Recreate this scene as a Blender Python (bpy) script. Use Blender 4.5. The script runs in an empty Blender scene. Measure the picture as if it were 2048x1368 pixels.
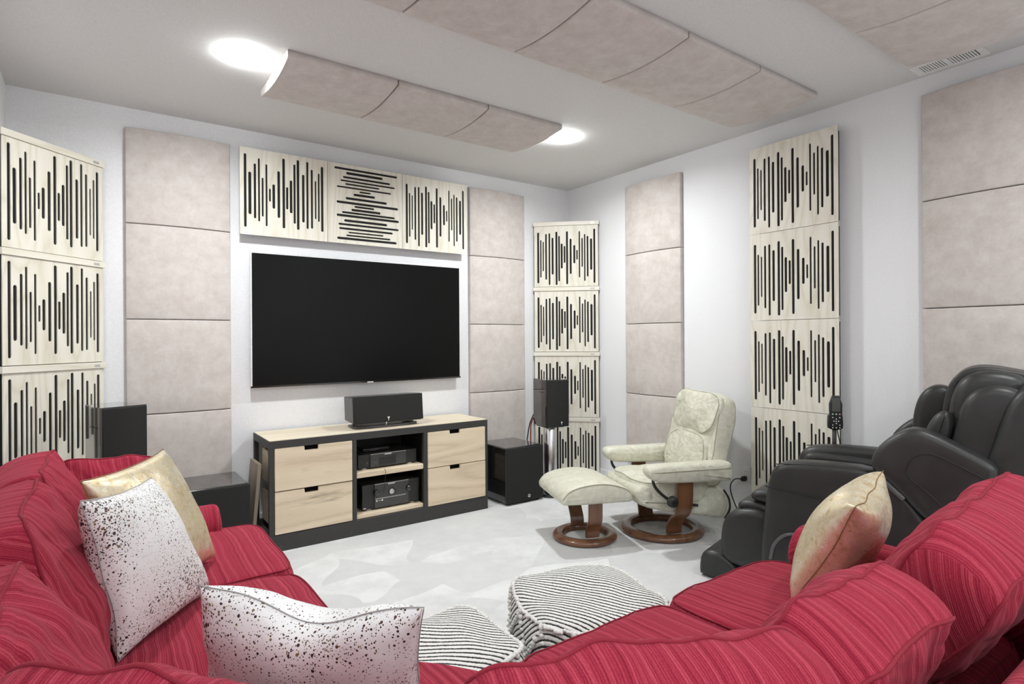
import bpy, bmesh, math, random
from mathutils import Vector, Matrix, noise
PI = math.pi
SC = bpy.context.scene
COL = SC.collection

# ------------------------------------------------------------------ camera, world, exposure
F_PX, V0, ROLL, YAW, CAM_H = 1157.95, 677.8, 0.006, 0.6208, 1.3408
cam_data = bpy.data.cameras.new('camera')
cam_data.sensor_width = 36.0
cam_data.lens = F_PX / 2048 * 36.0
cam_data.shift_y = (V0 - 684.0) / 2048
cam_data.clip_start = 0.02
cam = bpy.data.objects.new('camera', cam_data)
COL.objects.link(cam)
_r = Vector((math.cos(YAW), -math.sin(YAW), 0)); _f = Vector((math.sin(YAW), math.cos(YAW), 0)); _u = Vector((0, 0, 1))
_r2 = _r * math.cos(ROLL) - _u * math.sin(ROLL); _u2 = _r * math.sin(ROLL) + _u * math.cos(ROLL)
_m = Matrix((_r2, _u2, -_f)).transposed().to_4x4(); _m.translation = (0, 0, CAM_H)
cam.matrix_world = _m
SC.camera = cam
world = bpy.data.worlds.new('world'); SC.world = world; world.use_nodes = True
world.node_tree.nodes['Background'].inputs[0].default_value = (1, 1, 1, 1)
world.node_tree.nodes['Background'].inputs[1].default_value = 0.3
LAMP_STRENGTH = {'lamp_lens': 620.0, 'lamp_lens_dimmed': 300.0, 'rear_fill_lens': 660.0, 'added_halo': 200.0}   # set per row; rear row is unseen added fill, rim imitates bloom
SC.view_settings.view_transform = 'Standard'
SC.view_settings.look = 'None'
SC.view_settings.gamma = 1.0
SC.view_settings.use_curve_mapping = False
SC.view_settings.exposure = -0.18

# room: x to the right along the screen wall, y towards it, z up
XL, XR, YF, YB, H = -0.42, 3.783, 4.33, -2.6, 2.798

# ------------------------------------------------------------------ materials
MATS = {}
def nodes(name):
    m = bpy.data.materials.new(name); m.use_nodes = True
    nt = m.node_tree; b = nt.nodes['Principled BSDF']
    MATS[name] = m
    return m, nt, b
def N(nt, typ, **kw):
    n = nt.nodes.new(typ)
    for k, v in kw.items():
        if k in n.inputs: n.inputs[k].default_value = v
        else: setattr(n, k, v)
    return n
def L(nt, a, b): nt.links.new(a, b)
def ramp(nt, fac, stops):
    r = nt.nodes.new('ShaderNodeValToRGB')
    e = r.color_ramp.elements
    while len(e) < len(stops): e.new(0.5)
    for i, (p, c) in enumerate(stops):
        e[i].position = p; e[i].color = (c[0], c[1], c[2], 1) if not isinstance(c, (int, float)) else (c, c, c, 1)
    L(nt, fac, r.inputs[0]); return r
def coords(nt, scale=(1, 1, 1), kind='Object', rot=(0, 0, 0)):
    t = nt.nodes.new('ShaderNodeTexCoord'); mp = nt.nodes.new('ShaderNodeMapping')
    mp.inputs['Scale'].default_value = scale; mp.inputs['Rotation'].default_value = rot
    L(nt, t.outputs[kind], mp.inputs[0]); return mp.outputs[0]
def bump(nt, b, height, strength=0.3, dist=0.01):
    n = nt.nodes.new('ShaderNodeBump'); n.inputs['Strength'].default_value = strength; n.inputs['Distance'].default_value = dist
    L(nt, height, n.inputs['Height']); L(nt, n.outputs[0], b.inputs['Normal']); return n
def plain(name, col, rough=0.5, metal=0.0, coat=0.0, bscale=None, bstr=0.1, spec=None):
    m, nt, b = nodes(name)
    b.inputs['Base Color'].default_value = (*col, 1); b.inputs['Roughness'].default_value = rough; b.inputs['Metallic'].default_value = metal
    if coat: b.inputs['Coat Weight'].default_value = coat; b.inputs['Coat Roughness'].default_value = 0.05
    if spec is not None: b.inputs['Specular IOR Level'].default_value = spec
    v = coords(nt); n = N(nt, 'ShaderNodeTexNoise', Scale=bscale or 60.0, Detail=4.0); L(nt, v, n.inputs['Vector'])
    r = ramp(nt, n.outputs['Fac'], [(0.3, [c * 0.93 for c in col]), (0.7, [min(1, c * 1.05) for c in col])]); L(nt, r.outputs[0], b.inputs['Base Color'])
    if bscale: bump(nt, b, n.outputs['Fac'], bstr, 0.002)
    return m
plain('wall_paint', (0.83, 0.83, 0.845), 0.75, bscale=180, bstr=0.12)
plain('ceiling_paint', (0.72, 0.715, 0.70), 0.85, bscale=140, bstr=0.12)
plain('trim_paint', (0.86, 0.86, 0.86), 0.45)
plain('black_paint', (0.035, 0.034, 0.032), 0.55, bscale=30, bstr=0.05)
plain('foam', (0.015, 0.015, 0.0145), 0.95, bscale=220, bstr=0.5)
plain('gloss_black', (0.012, 0.012, 0.012), 0.10, coat=0.8)
plain('grille', (0.024, 0.024, 0.023), 0.9, bscale=500, bstr=0.4, spec=0.25)
plain('satin_grey', (0.10, 0.10, 0.10), 0.4)
plain('gear_black', (0.018, 0.018, 0.017), 0.42)
plain('gear_plate', (0.055, 0.055, 0.052), 0.35)
plain('chrome', (0.72, 0.72, 0.73), 0.18, metal=1.0)
plain('silver', (0.62, 0.62, 0.60), 0.35, metal=0.6)
plain('logo_white', (0.85, 0.85, 0.83), 0.4)
plain('screen', (0.005, 0.005, 0.005), 0.25, spec=0.14)
plain('bezel', (0.80, 0.80, 0.81), 0.35, metal=0.2)
plain('plastic_white', (0.82, 0.82, 0.80), 0.4)
plain('plastic_black', (0.015, 0.015, 0.015), 0.45)
plain('dark_hole', (0.006, 0.006, 0.006), 0.9)
plain('remote_glass', (0.10, 0.10, 0.095), 0.25)
plain('led_green', (0.45, 0.72, 0.55), 0.4)
plain('led_red', (0.75, 0.25, 0.3), 0.4)
plain('cable_red', (0.30, 0.06, 0.04), 0.4)
plain('yarn_white', (0.80, 0.79, 0.76), 0.95, bscale=300, bstr=0.6)

def mat_suede():
    m, nt, b = nodes('suede')
    v = coords(nt)
    o = nt.nodes.new('ShaderNodeObjectInfo'); a = N(nt, 'ShaderNodeVectorMath', operation='ADD'); L(nt, v, a.inputs[0])
    s = N(nt, 'ShaderNodeVectorMath', operation='SCALE'); s.inputs['Scale'].default_value = 20.0; L(nt, o.outputs['Location'], s.inputs[0]); L(nt, s.outputs[0], a.inputs[1])
    n1 = N(nt, 'ShaderNodeTexNoise', Scale=11.0, Detail=10.0, Roughness=0.78, Distortion=0.15); L(nt, a.outputs[0], n1.inputs['Vector'])
    n2 = N(nt, 'ShaderNodeTexNoise', Scale=420.0, Detail=3.0); L(nt, a.outputs[0], n2.inputs['Vector'])
    r = ramp(nt, n1.outputs['Fac'], [(0.32, (0.58, 0.515, 0.475)), (0.50, (0.665, 0.605, 0.57)), (0.68, (0.745, 0.69, 0.655))])
    mx = N(nt, 'ShaderNodeMix', data_type='RGBA', blend_type='MULTIPLY'); mx.inputs['Factor'].default_value = 0.18
    L(nt, r.outputs[0], mx.inputs[6]); L(nt, n2.outputs['Fac'], mx.inputs[7]); L(nt, mx.outputs[2], b.inputs['Base Color'])
    b.inputs['Roughness'].default_value = 0.95; b.inputs['Sheen Weight'].default_value = 0.15; b.inputs['Specular IOR Level'].default_value = 0.15
    bump(nt, b, n2.outputs['Fac'], 0.15, 0.001)
mat_suede()

def mat_wood(name, dark, mid, light, ring=5.0, along=0.12, rough=0.5, knots=False, coat=0.0, axis='Z'):
    m, nt, b = nodes(name)
    sc = {'Z': (1, 1, along), 'X': (along, 1, 1), 'Y': (1, along, 1)}[axis]
    v = coords(nt, sc)
    o = nt.nodes.new('ShaderNodeObjectInfo'); a = N(nt, 'ShaderNodeVectorMath', operation='ADD'); L(nt, v, a.inputs[0])
    s = N(nt, 'ShaderNodeVectorMath', operation='SCALE'); s.inputs['Scale'].default_value = 7.0; L(nt, o.outputs['Location'], s.inputs[0]); L(nt, s.outputs[0], a.inputs[1])
    n0 = N(nt, 'ShaderNodeTexNoise', Scale=2.6, Detail=2.0); L(nt, a.outputs[0], n0.inputs['Vector'])
    mul = N(nt, 'ShaderNodeMath', operation='MULTIPLY'); mul.inputs[1].default_value = ring * 6; L(nt, n0.outputs['Fac'], mul.inputs[0])
    fr = N(nt, 'ShaderNodeMath', operation='PINGPONG'); fr.inputs[1].default_value = 1.0; L(nt, mul.outputs[0], fr.inputs[0])
    n1 = N(nt, 'ShaderNodeTexNoise', Scale=90.0, Detail=4.0, Roughness=0.7); L(nt, a.outputs[0], n1.inputs['Vector'])
    mixf = N(nt, 'ShaderNodeMath', operation='MULTIPLY_ADD'); mixf.inputs[1].default_value = 0.55; L(nt, fr.outputs[0], mixf.inputs[0])
    m2 = N(nt, 'ShaderNodeMath', operation='MULTIPLY'); m2.inputs[1].default_value = 0.5; L(nt, n1.outputs['Fac'], m2.inputs[0]); L(nt, m2.outputs[0], mixf.inputs[2])
    r = ramp(nt, mixf.outputs[0], [(0.12, dark), (0.4, mid), (0.8, light)])
    out = r.outputs[0]
    if knots:
        n3 = N(nt, 'ShaderNodeTexNoise', Scale=5.0, Detail=5.0, Roughness=0.75); L(nt, a.outputs[0], n3.inputs['Vector'])
        k = ramp(nt, n3.outputs['Fac'], [(0.62, 0.0), (0.74, 1.0)])
        mx = N(nt, 'ShaderNodeMix', data_type='RGBA'); L(nt, k.outputs[0], mx.inputs['Factor']); L(nt, out, mx.inputs[6]); mx.inputs[7].default_value = (dark[0] * 0.45, dark[1] * 0.42, dark[2] * 0.4, 1)
        out = mx.outputs[2]
    L(nt, out, b.inputs['Base Color']); b.inputs['Roughness'].default_value = rough
    if coat: b.inputs['Coat Weight'].default_value = coat; b.inputs['Coat Roughness'].default_value = 0.12
    bump(nt, b, n1.outputs['Fac'], 0.06, 0.001)
mat_wood('ash', (0.64, 0.585, 0.465), (0.765, 0.725, 0.62), (0.81, 0.775, 0.685), ring=6)
mat_wood('ash_cap', (0.68, 0.625, 0.51), (0.78, 0.74, 0.635), (0.82, 0.785, 0.69), ring=3, axis='X')
mat_wood('oak', (0.56, 0.445, 0.315), (0.71, 0.585, 0.42), (0.78, 0.66, 0.49), ring=4, axis='X', knots=True)
mat_wood('oak_top', (0.60, 0.50, 0.36), (0.72, 0.62, 0.47), (0.78, 0.69, 0.54), ring=3, axis='X', knots=True)
mat_wood('grey_oak', (0.20, 0.16, 0.11), (0.31, 0.255, 0.185), (0.38, 0.32, 0.24), ring=3, knots=True)
mat_wood('walnut', (0.075, 0.028, 0.012), (0.15, 0.062, 0.028), (0.20, 0.09, 0.042), ring=3, rough=0.3, coat=0.5)

def mat_carpet():
    m, nt, b = nodes('carpet')
    v = coords(nt)
    # pile brushed this way and that leaves sharp-edged lighter sweeps
    vm = coords(nt, (1.0, 1.6, 1.0), rot=(0, 0, 0.6))
    nd = N(nt, 'ShaderNodeTexNoise', Scale=1.2, Detail=1.0); L(nt, vm, nd.inputs['Vector'])
    ad = N(nt, 'ShaderNodeVectorMath', operation='MULTIPLY_ADD'); ad.inputs[1].default_value = (0.5, 0.5, 0); L(nt, nd.outputs['Color'], ad.inputs[0]); L(nt, vm, ad.inputs[2])
    vo = N(nt, 'ShaderNodeTexVoronoi', Scale=2.1, Randomness=1.0); L(nt, ad.outputs[0], vo.inputs['Vector'])
    sp = N(nt, 'ShaderNodeSeparateColor'); L(nt, vo.outputs['Color'], sp.inputs[0])
    cell = ramp(nt, sp.outputs[0], [(0.48, 0.0), (0.52, 1.0)])
    n2 = N(nt, 'ShaderNodeTexNoise', Scale=2.2, Detail=6.0, Roughness=0.7); L(nt, v, n2.inputs['Vector'])
    soft = ramp(nt, n2.outputs['Fac'], [(0.36, 0.0), (0.58, 1.0)])
    mu = N(nt, 'ShaderNodeMath', operation='MULTIPLY'); L(nt, cell.outputs[0], mu.inputs[0]); L(nt, soft.outputs[0], mu.inputs[1])
    n3 = N(nt, 'ShaderNodeTexNoise', Scale=330.0, Detail=2.0); L(nt, v, n3.inputs['Vector'])
    base = ramp(nt, n3.outputs['Fac'], [(0.3, (0.56, 0.56, 0.56)), (0.7, (0.76, 0.76, 0.76))])
    lite = ramp(nt, n3.outputs['Fac'], [(0.3, (0.72, 0.72, 0.715)), (0.7, (0.89, 0.89, 0.885))])
    n4 = N(nt, 'ShaderNodeTexNoise', Scale=6.0, Detail=5.0, Roughness=0.7); L(nt, v, n4.inputs['Vector'])
    f4 = ramp(nt, n4.outputs['Fac'], [(0.4, 0.0), (0.7, 0.45)])
    mx0 = N(nt, 'ShaderNodeMath', operation='MAXIMUM'); L(nt, mu.outputs[0], mx0.inputs[0]); L(nt, f4.outputs[0], mx0.inputs[1])
    mx = N(nt, 'ShaderNodeMix', data_type='RGBA'); L(nt, mx0.outputs[0], mx.inputs['Factor']); L(nt, base.outputs[0], mx.inputs[6]); L(nt, lite.outputs[0], mx.inputs[7])
    L(nt, mx.outputs[2], b.inputs['Base Color']); b.inputs['Roughness'].default_value = 1.0; b.inputs['Specular IOR Level'].default_value = 0.05
    bump(nt, b, n3.outputs['Fac'], 0.6, 0.006)
mat_carpet()

def mat_cord():
    m, nt, b = nodes('red_corduroy')
    v = coords(nt)
    nd = N(nt, 'ShaderNodeTexNoise', Scale=5.0, Detail=2.0); L(nt, v, nd.inputs['Vector'])
    ad = N(nt, 'ShaderNodeVectorMath', operation='MULTIPLY_ADD'); ad.inputs[1].default_value = (0.035, 0.035, 0.035); L(nt, nd.outputs['Color'], ad.inputs[0]); L(nt, v, ad.inputs[2])
    w = N(nt, 'ShaderNodeTexWave', wave_type='BANDS', bands_direction='X', Scale=58.0, Distortion=0.8, Detail=1.0); L(nt, ad.outputs[0], w.inputs['Vector'])
    sx = N(nt, 'ShaderNodeSeparateXYZ'); L(nt, ad.outputs[0], sx.inputs[0])
    tn = nt.nodes.new('ShaderNodeTexCoord'); sn = N(nt, 'ShaderNodeSeparateXYZ'); L(nt, tn.outputs['Normal'], sn.inputs[0])
    an = N(nt, 'ShaderNodeMath', operation='ABSOLUTE'); L(nt, sn.outputs[0], an.inputs[0])
    gt = N(nt, 'ShaderNodeMath', operation='GREATER_THAN'); gt.inputs[1].default_value = 0.72; L(nt, an.outputs[0], gt.inputs[0])
    yz = N(nt, 'ShaderNodeMath', operation='ADD'); L(nt, sx.outputs[1], yz.inputs[0]); L(nt, sx.outputs[2], yz.inputs[1])
    sel = N(nt, 'ShaderNodeMix', data_type='FLOAT'); L(nt, gt.outputs[0], sel.inputs[0]); L(nt, sx.outputs[0], sel.inputs[2]); L(nt, yz.outputs[0], sel.inputs[3])
    cx = N(nt, 'ShaderNodeCombineXYZ'); L(nt, sel.outputs[0], cx.inputs[0])
    L(nt, cx.outputs[0], w.inputs['Vector'])
    nb = N(nt, 'ShaderNodeTexNoise', Scale=76.0, Detail=2.0, Roughness=0.6); L(nt, cx.outputs[0], nb.inputs['Vector'])
    rib = ramp(nt, nb.outputs['Fac'], [(0.36, 0.0), (0.64, 1.0)])
    n2 = N(nt, 'ShaderNodeTexNoise', Scale=340.0, Detail=3.0, Roughness=0.7); L(nt, v, n2.inputs['Vector'])
    m0 = N(nt, 'ShaderNodeMath', operation='MULTIPLY'); m0.inputs[1].default_value = 0.42; L(nt, rib.outputs[0], m0.inputs[0])
    m1 = N(nt, 'ShaderNodeMath', operation='MULTIPLY_ADD'); m1.inputs[1].default_value = 0.18; L(nt, w.outputs['Fac'], m1.inputs[0]); L(nt, m0.outputs[0], m1.inputs[2])
    m2 = N(nt, 'ShaderNodeMath', operation='MULTIPLY_ADD'); m2.inputs[1].default_value = 0.48; L(nt, n2.outputs['Fac'], m2.inputs[0]); L(nt, m1.outputs[0], m2.inputs[2])
    r = ramp(nt, m2.outputs[0], [(0.18, (0.17, 0.007, 0.020)), (0.5, (0.30, 0.020, 0.044)), (0.86, (0.47, 0.068, 0.100))])
    L(nt, r.outputs[0], b.inputs['Base Color']); b.inputs['Roughness'].default_value = 0.95; b.inputs['Specular IOR Level'].default_value = 0.1
    b.inputs['Sheen Weight'].default_value = 0.12; b.inputs['Sheen Tint'].default_value = (1, 0.5, 0.55, 1)
    bump(nt, b, m2.outputs[0], 0.55, 0.005)
    plain('red_piping', (0.25, 0.012, 0.03), 0.95, bscale=260, bstr=0.6)
mat_cord()

def mat_leather(name, lo, hi, rough, scale=14.0, wr=0.35, fine=260.0):
    m, nt, b = nodes(name)
    v = coords(nt)
    n1 = N(nt, 'ShaderNodeTexNoise', Scale=scale, Detail=5.0, Distortion=1.4); L(nt, v, n1.inputs['Vector'])
    n2 = N(nt, 'ShaderNodeTexVoronoi', Scale=fine); L(nt, v, n2.inputs['Vector'])
    r = ramp(nt, n1.outputs['Fac'], [(0.3, lo), (0.7, hi)]); L(nt, r.outputs[0], b.inputs['Base Color'])
    b.inputs['Roughness'].default_value = rough
    a = N(nt, 'ShaderNodeMath', operation='MULTIPLY_ADD'); a.inputs[1].default_value = 0.12; L(nt, n2.outputs['Distance'], a.inputs[0]); L(nt, n1.outputs['Fac'], a.inputs[2])
    bump(nt, b, a.outputs[0], wr, 0.012)
mat_leather('cream_leather', (0.58, 0.565, 0.445), (0.73, 0.72, 0.61), 0.36, scale=17.0, wr=0.6)
mat_leather('black_leather', (0.020, 0.020, 0.0195), (0.030, 0.030, 0.029), 0.40, scale=6.0, wr=0.08, fine=420.0)
plain('black_stitch', (0.010, 0.010, 0.010), 0.7)
plain('cream_stitch', (0.40, 0.38, 0.29), 0.7)

def mat_gold():
    m, nt, b = nodes('gold_foil')
    v = coords(nt)
    n1 = N(nt, 'ShaderNodeTexNoise', Scale=26.0, Detail=8.0, Roughness=0.75, Distortion=0.5); L(nt, v, n1.inputs['Vector'])
    n2 = N(nt, 'ShaderNodeTexNoise', Scale=7.0, Detail=4.0); L(nt, v, n2.inputs['Vector'])
    r = ramp(nt, n1.outputs['Fac'], [(0.32, (0.42, 0.30, 0.15)), (0.45, (0.80, 0.68, 0.45)), (0.62, (0.95, 0.88, 0.70))])
    L(nt, r.outputs[0], b.inputs['Base Color'])
    b.inputs['Metallic'].default_value = 0.65
    rr = ramp(nt, n1.outputs['Fac'], [(0.35, 0.46), (0.65, 0.22)]); L(nt, rr.outputs[0], b.inputs['Roughness'])
    a = N(nt, 'ShaderNodeMath', operation='MULTIPLY_ADD'); a.inputs[1].default_value = 0.3; L(nt, n1.outputs['Fac'], a.inputs[0]); L(nt, n2.outputs['Fac'], a.inputs[2])
    bump(nt, b, a.outputs[0], 0.35, 0.015)
    n5 = N(nt, 'ShaderNodeTexNoise', Scale=170.0, Detail=6.0, Roughness=0.8); L(nt, v, n5.inputs['Vector'])
    cr = ramp(nt, n5.outputs['Fac'], [(0.36, 0.0), (0.44, 1.0)])
    mxg = N(nt, 'ShaderNodeMix', data_type='RGBA'); L(nt, cr.outputs[0], mxg.inputs['Factor']); mxg.inputs[6].default_value = (0.52, 0.39, 0.20, 1); L(nt, r.outputs[0], mxg.inputs[7]); L(nt, mxg.outputs[2], b.inputs['Base Color'])
    plain('gold_seam', (0.22, 0.13, 0.06), 0.6)
mat_gold()

def mat_speckle():
    m, nt, b = nodes('speckled_hide')
    v = coords(nt)
    dens = N(nt, 'ShaderNodeTexNoise', Scale=3.5, Detail=3.0); L(nt, v, dens.inputs['Vector'])
    col = None
    tot = None
    for sc_, lo in ((120.0, 0.20), (250.0, 0.15), (60.0, 0.25)):
        vo = N(nt, 'ShaderNodeTexVoronoi', Scale=sc_, Randomness=1.0); L(nt, v, vo.inputs['Vector'])
        sp = N(nt, 'ShaderNodeSeparateColor'); L(nt, vo.outputs['Color'], sp.inputs[0])
        th = N(nt, 'ShaderNodeMath', operation='MULTIPLY'); L(nt, sp.outputs[0], th.inputs[0]); L(nt, dens.outputs['Fac'], th.inputs[1])
        th2 = N(nt, 'ShaderNodeMath', operation='MULTIPLY_ADD'); L(nt, th.outputs[0], th2.inputs[0]); th2.inputs[1].default_value = 1.25; th2.inputs[2].default_value = -lo
        if sc_ == 60.0:
            gt = N(nt, 'ShaderNodeMath', operation='MULTIPLY'); gt.inputs[1].default_value = 0.45; L(nt, th2.outputs[0], gt.inputs[0]); th2 = gt
        lt = N(nt, 'ShaderNodeMath', operation='LESS_THAN'); L(nt, vo.outputs['Distance'], lt.inputs[0]); L(nt, th2.outputs[0], lt.inputs[1])
        if tot is None: tot = lt.outputs[0]; col = sp.outputs[1]
        else:
            mx = N(nt, 'ShaderNodeMath', operation='MAXIMUM'); L(nt, tot, mx.inputs[0]); L(nt, lt.outputs[0], mx.inputs[1]); tot = mx.outputs[0]
    ink = ramp(nt, col, [(0.2, (0.02, 0.015, 0.015)), (0.75, (0.10, 0.04, 0.03)), (1.0, (0.25, 0.20, 0.08))])
    n2 = N(nt, 'ShaderNodeTexNoise', Scale=11.0, Detail=5.0); L(nt, v, n2.inputs['Vector'])
    bg = ramp(nt, n2.outputs['Fac'], [(0.3, (0.80, 0.795, 0.80)), (0.7, (0.88, 0.875, 0.875))])
    mx = N(nt, 'ShaderNodeMix', data_type='RGBA'); L(nt, tot, mx.inputs['Factor']); L(nt, bg.outputs[0], mx.inputs[6]); L(nt, ink.outputs[0], mx.inputs[7])
    L(nt, mx.outputs[2], b.inputs['Base Color']); b.inputs['Roughness'].default_value = 0.55
    bump(nt, b, n2.outputs['Fac'], 0.25, 0.01)
    plain('white_seam', (0.42, 0.41, 0.41), 0.7)
mat_speckle()

def mat_weave():
    m, nt, b = nodes('striped_weave')
    v = coords(nt)
    nd = N(nt, 'ShaderNodeTexNoise', Scale=4.0, Detail=1.0); L(nt, v, nd.inputs['Vector'])
    ad = N(nt, 'ShaderNodeVectorMath', operation='MULTIPLY_ADD'); ad.inputs[1].default_value = (0.05, 0.05, 0.05); L(nt, nd.outputs['Color'], ad.inputs[0]); L(nt, v, ad.inputs[2])
    w = N(nt, 'ShaderNodeTexWave', wave_type='BANDS', bands_direction='DIAGONAL', Scale=23.0, Distortion=0.25); L(nt, ad.outputs[0], w.inputs['Vector'])
    w2 = N(nt, 'ShaderNodeTexNoise', Scale=160.0, Detail=1.0); L(nt, v, w2.inputs['Vector'])
    a = N(nt, 'ShaderNodeMath', operation='MULTIPLY_ADD'); a.inputs[1].default_value = 0.7; L(nt, w2.outputs['Fac'], a.inputs[0]); L(nt, w.outputs['Fac'], a.inputs[2])
    r = ramp(nt, a.outputs[0], [(0.57, (0.05, 0.05, 0.05)), (0.70, (0.78, 0.77, 0.74))]); L(nt, r.outputs[0], b.inputs['Base Color'])
    b.inputs['Roughness'].default_value = 0.95; b.inputs['Specular IOR Level'].default_value = 0.1
    bump(nt, b, a.outputs[0], 0.5, 0.004)
mat_weave()

def mat_lamp():
    for k_, st_ in LAMP_STRENGTH.items():
        m, nt, b = nodes(k_)
        b.inputs['Base Color'].default_value = (0.9, 0.9, 0.9, 1)
        b.inputs['Emission Color'].default_value = (0.955, 0.995, 1.0, 1)
        b.inputs['Emission Strength'].default_value = st_
mat_lamp()

# ------------------------------------------------------------------ mesh helpers
def link(name, me, mat=None, parent=None, loc=None, rot=None, smooth=False):
    o = bpy.data.objects.new(name, me)
    COL.objects.link(o)
    if mat and not me.materials: me.materials.append(MATS[mat])
    if parent is not None: o.parent = parent
    if loc is not None: o.location = loc
    if rot is not None: o.rotation_euler = rot
    if smooth:
        for p in me.polygons: p.use_smooth = True
    return o
def tag(o, label=None, cat=None, group=None, kind=None):
    if label: o['label'] = label
    if cat: o['category'] = cat
    if group: o['group'] = group
    if kind: o['kind'] = kind
    return o
def thing(name, label, cat, loc=(0, 0, 0), rotz=0.0, group=None):
    o = bpy.data.objects.new(name, None); COL.objects.link(o)
    o.empty_display_size = 0.1; o.location = loc; o.rotation_euler = (0, 0, rotz)
    return tag(o, label, cat, group)
def mesh_of(bm, name='mesh', recalc=True):
    if recalc: bmesh.ops.recalc_face_normals(bm, faces=bm.faces)
    me = bpy.data.meshes.new(name); bm.to_mesh(me); bm.free(); return me
def box_bm(bm, a, b, bevel=0.0, seg=2):
    (x0, y0, z0), (x1, y1, z1) = a, b
    vs = [bm.verts.new(p) for p in ((x0, y0, z0), (x1, y0, z0), (x1, y1, z0), (x0, y1, z0), (x0, y0, z1), (x1, y0, z1), (x1, y1, z1), (x0, y1, z1))]
    fs = [bm.faces.new([vs[i] for i in f]) for f in ((0, 3, 2, 1), (4, 5, 6, 7), (0, 1, 5, 4), (1, 2, 6, 5), (2, 3, 7, 6), (3, 0, 4, 7))]
    if bevel:
        es = list({e for f in fs for e in f.edges})
        bmesh.ops.bevel(bm, geom=es, offset=bevel, segments=seg, affect='EDGES', profile=0.5)
def box(name, a, b, mat, parent=None, bevel=0.004, seg=2, smooth=False, **kw):
    bm = bmesh.new(); box_bm(bm, a, b, bevel, seg); return link(name, mesh_of(bm, name), mat, parent, smooth=smooth, **kw)
def boxes(name, lst, mat, parent=None, bevel=0.003, **kw):
    bm = bmesh.new()
    for a, b in lst: box_bm(bm, a, b, bevel, 1)
    return link(name, mesh_of(bm, name), mat, parent, **kw)
def lathe(name, prof, mat, parent=None, seg=40, axis='Z', **kw):
    bm = bmesh.new(); rings = []
    for r, z in prof:
        if r < 1e-6: rings.append([bm.verts.new((0, 0, z))])
        else: rings.append([bm.verts.new((r * math.cos(2 * PI * i / seg), r * math.sin(2 * PI * i / seg), z)) for i in range(seg)])
    for A, B in zip(rings, rings[1:]):
        for i in range(seg):
            j = (i + 1) % seg
            if len(A) == 1 and len(B) == 1: continue
            if len(A) == 1: bm.faces.new((A[0], B[i], B[j]))
            elif len(B) == 1: bm.faces.new((A[i], A[j], B[0]))
            else: bm.faces.new((A[i], A[j], B[j], B[i]))
    if axis == 'Y': bmesh.ops.rotate(bm, verts=bm.verts, matrix=Matrix.Rotation(PI / 2, 3, 'X'))
    if axis == 'X': bmesh.ops.rotate(bm, verts=bm.verts, matrix=Matrix.Rotation(PI / 2, 3, 'Y'))
    return link(name, mesh_of(bm, name), mat, parent, smooth=True, **kw)
def tube_bm(bm, pts, r, seg=8, closed=False):
    pts = [Vector(p) for p in pts]; n = len(pts); rings = []
    t0 = (pts[1] - pts[0]).normalized()
    up = Vector((0, 0, 1)) if abs(t0.z) < 0.9 else Vector((1, 0, 0))
    nrm = (up - t0 * up.dot(t0)).normalized()
    for i, p in enumerate(pts):
        if closed: t = (pts[(i + 1) % n] - pts[i - 1])
        else: t = pts[min(i + 1, n - 1)] - pts[max(i - 1, 0)]
        t.normalize()
        nrm = nrm - t * nrm.dot(t)
        nrm.normalize(); bi = t.cross(nrm)
        rr = r[i] if isinstance(r, (list, tuple)) else r
        rings.append([bm.verts.new(p + (nrm * math.cos(2 * PI * k / seg) + bi * math.sin(2 * PI * k / seg)) * rr) for k in range(seg)])
    pairs = list(zip(rings, rings[1:]))
    if closed: pairs.append((rings[-1], rings[0]))
    for A, B in pairs:
        for k in range(seg):
            j = (k + 1) % seg; bm.faces.new((A[k], A[j], B[j], B[k]))
    if not closed:
        bm.faces.new(list(reversed(rings[0]))); bm.faces.new(rings[-1])
def tube(name, pts, r, mat, parent=None, seg=8, closed=False, **kw):
    bm = bmesh.new(); tube_bm(bm, pts, r, seg, closed); return link(name, mesh_of(bm, name), mat, parent, smooth=True, **kw)
def smooth_path(pts, n=6, closed=False):
    P = [Vector(p) for p in pts]; out = []; m = len(P)
    rng = range(m) if closed else range(m - 1)
    for i in rng:
        if closed: p0, p1, p2, p3 = P[i - 1], P[i], P[(i + 1) % m], P[(i + 2) % m]
        else: p0, p1, p2, p3 = P[max(i - 1, 0)], P[i], P[i + 1], P[min(i + 2, m - 1)]
        for k in range(n):
            t = k / n
            out.append(0.5 * ((2 * p1) + (p2 - p0) * t + (2 * p0 - 5 * p1 + 4 * p2 - p3) * t * t + (3 * p1 - p0 - 3 * p2 + p3) * t ** 3))
    if not closed: out.append(P[-1])
    return out
def chaikin(pts, it=2, q=0.25):
    P = [Vector((p[0], p[1])) for p in pts]
    for _ in range(it):
        Q = []
        for i in range(len(P)):
            a, b = P[i], P[(i + 1) % len(P)]
            Q += [a.lerp(b, q), a.lerp(b, 1 - q)]
        P = Q
    return P
def ccw(P):
    a = sum(P[i].x * P[(i + 1) % len(P)].y - P[(i + 1) % len(P)].x * P[i].y for i in range(len(P)))
    return P if a > 0 else list(reversed(P))
def inset(P, d):
    n = len(P); out = []
    for i in range(n):
        e1 = (P[i] - P[i - 1]); e2 = (P[(i + 1) % n] - P[i])
        e1 = e1.normalized() if e1.length > 1e-9 else e2.normalized(); e2 = e2.normalized() if e2.length > 1e-9 else e1
        nn = Vector((-e1.y - e2.y, e1.x + e2.x)); nn = nn.normalized() if nn.length > 1e-6 else Vector((-e1.y, e1.x))
        k = max(0.55, nn.dot(Vector((-e1.y, e1.x))))
        out.append(P[i] + nn * (d / k))
    return out
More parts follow.
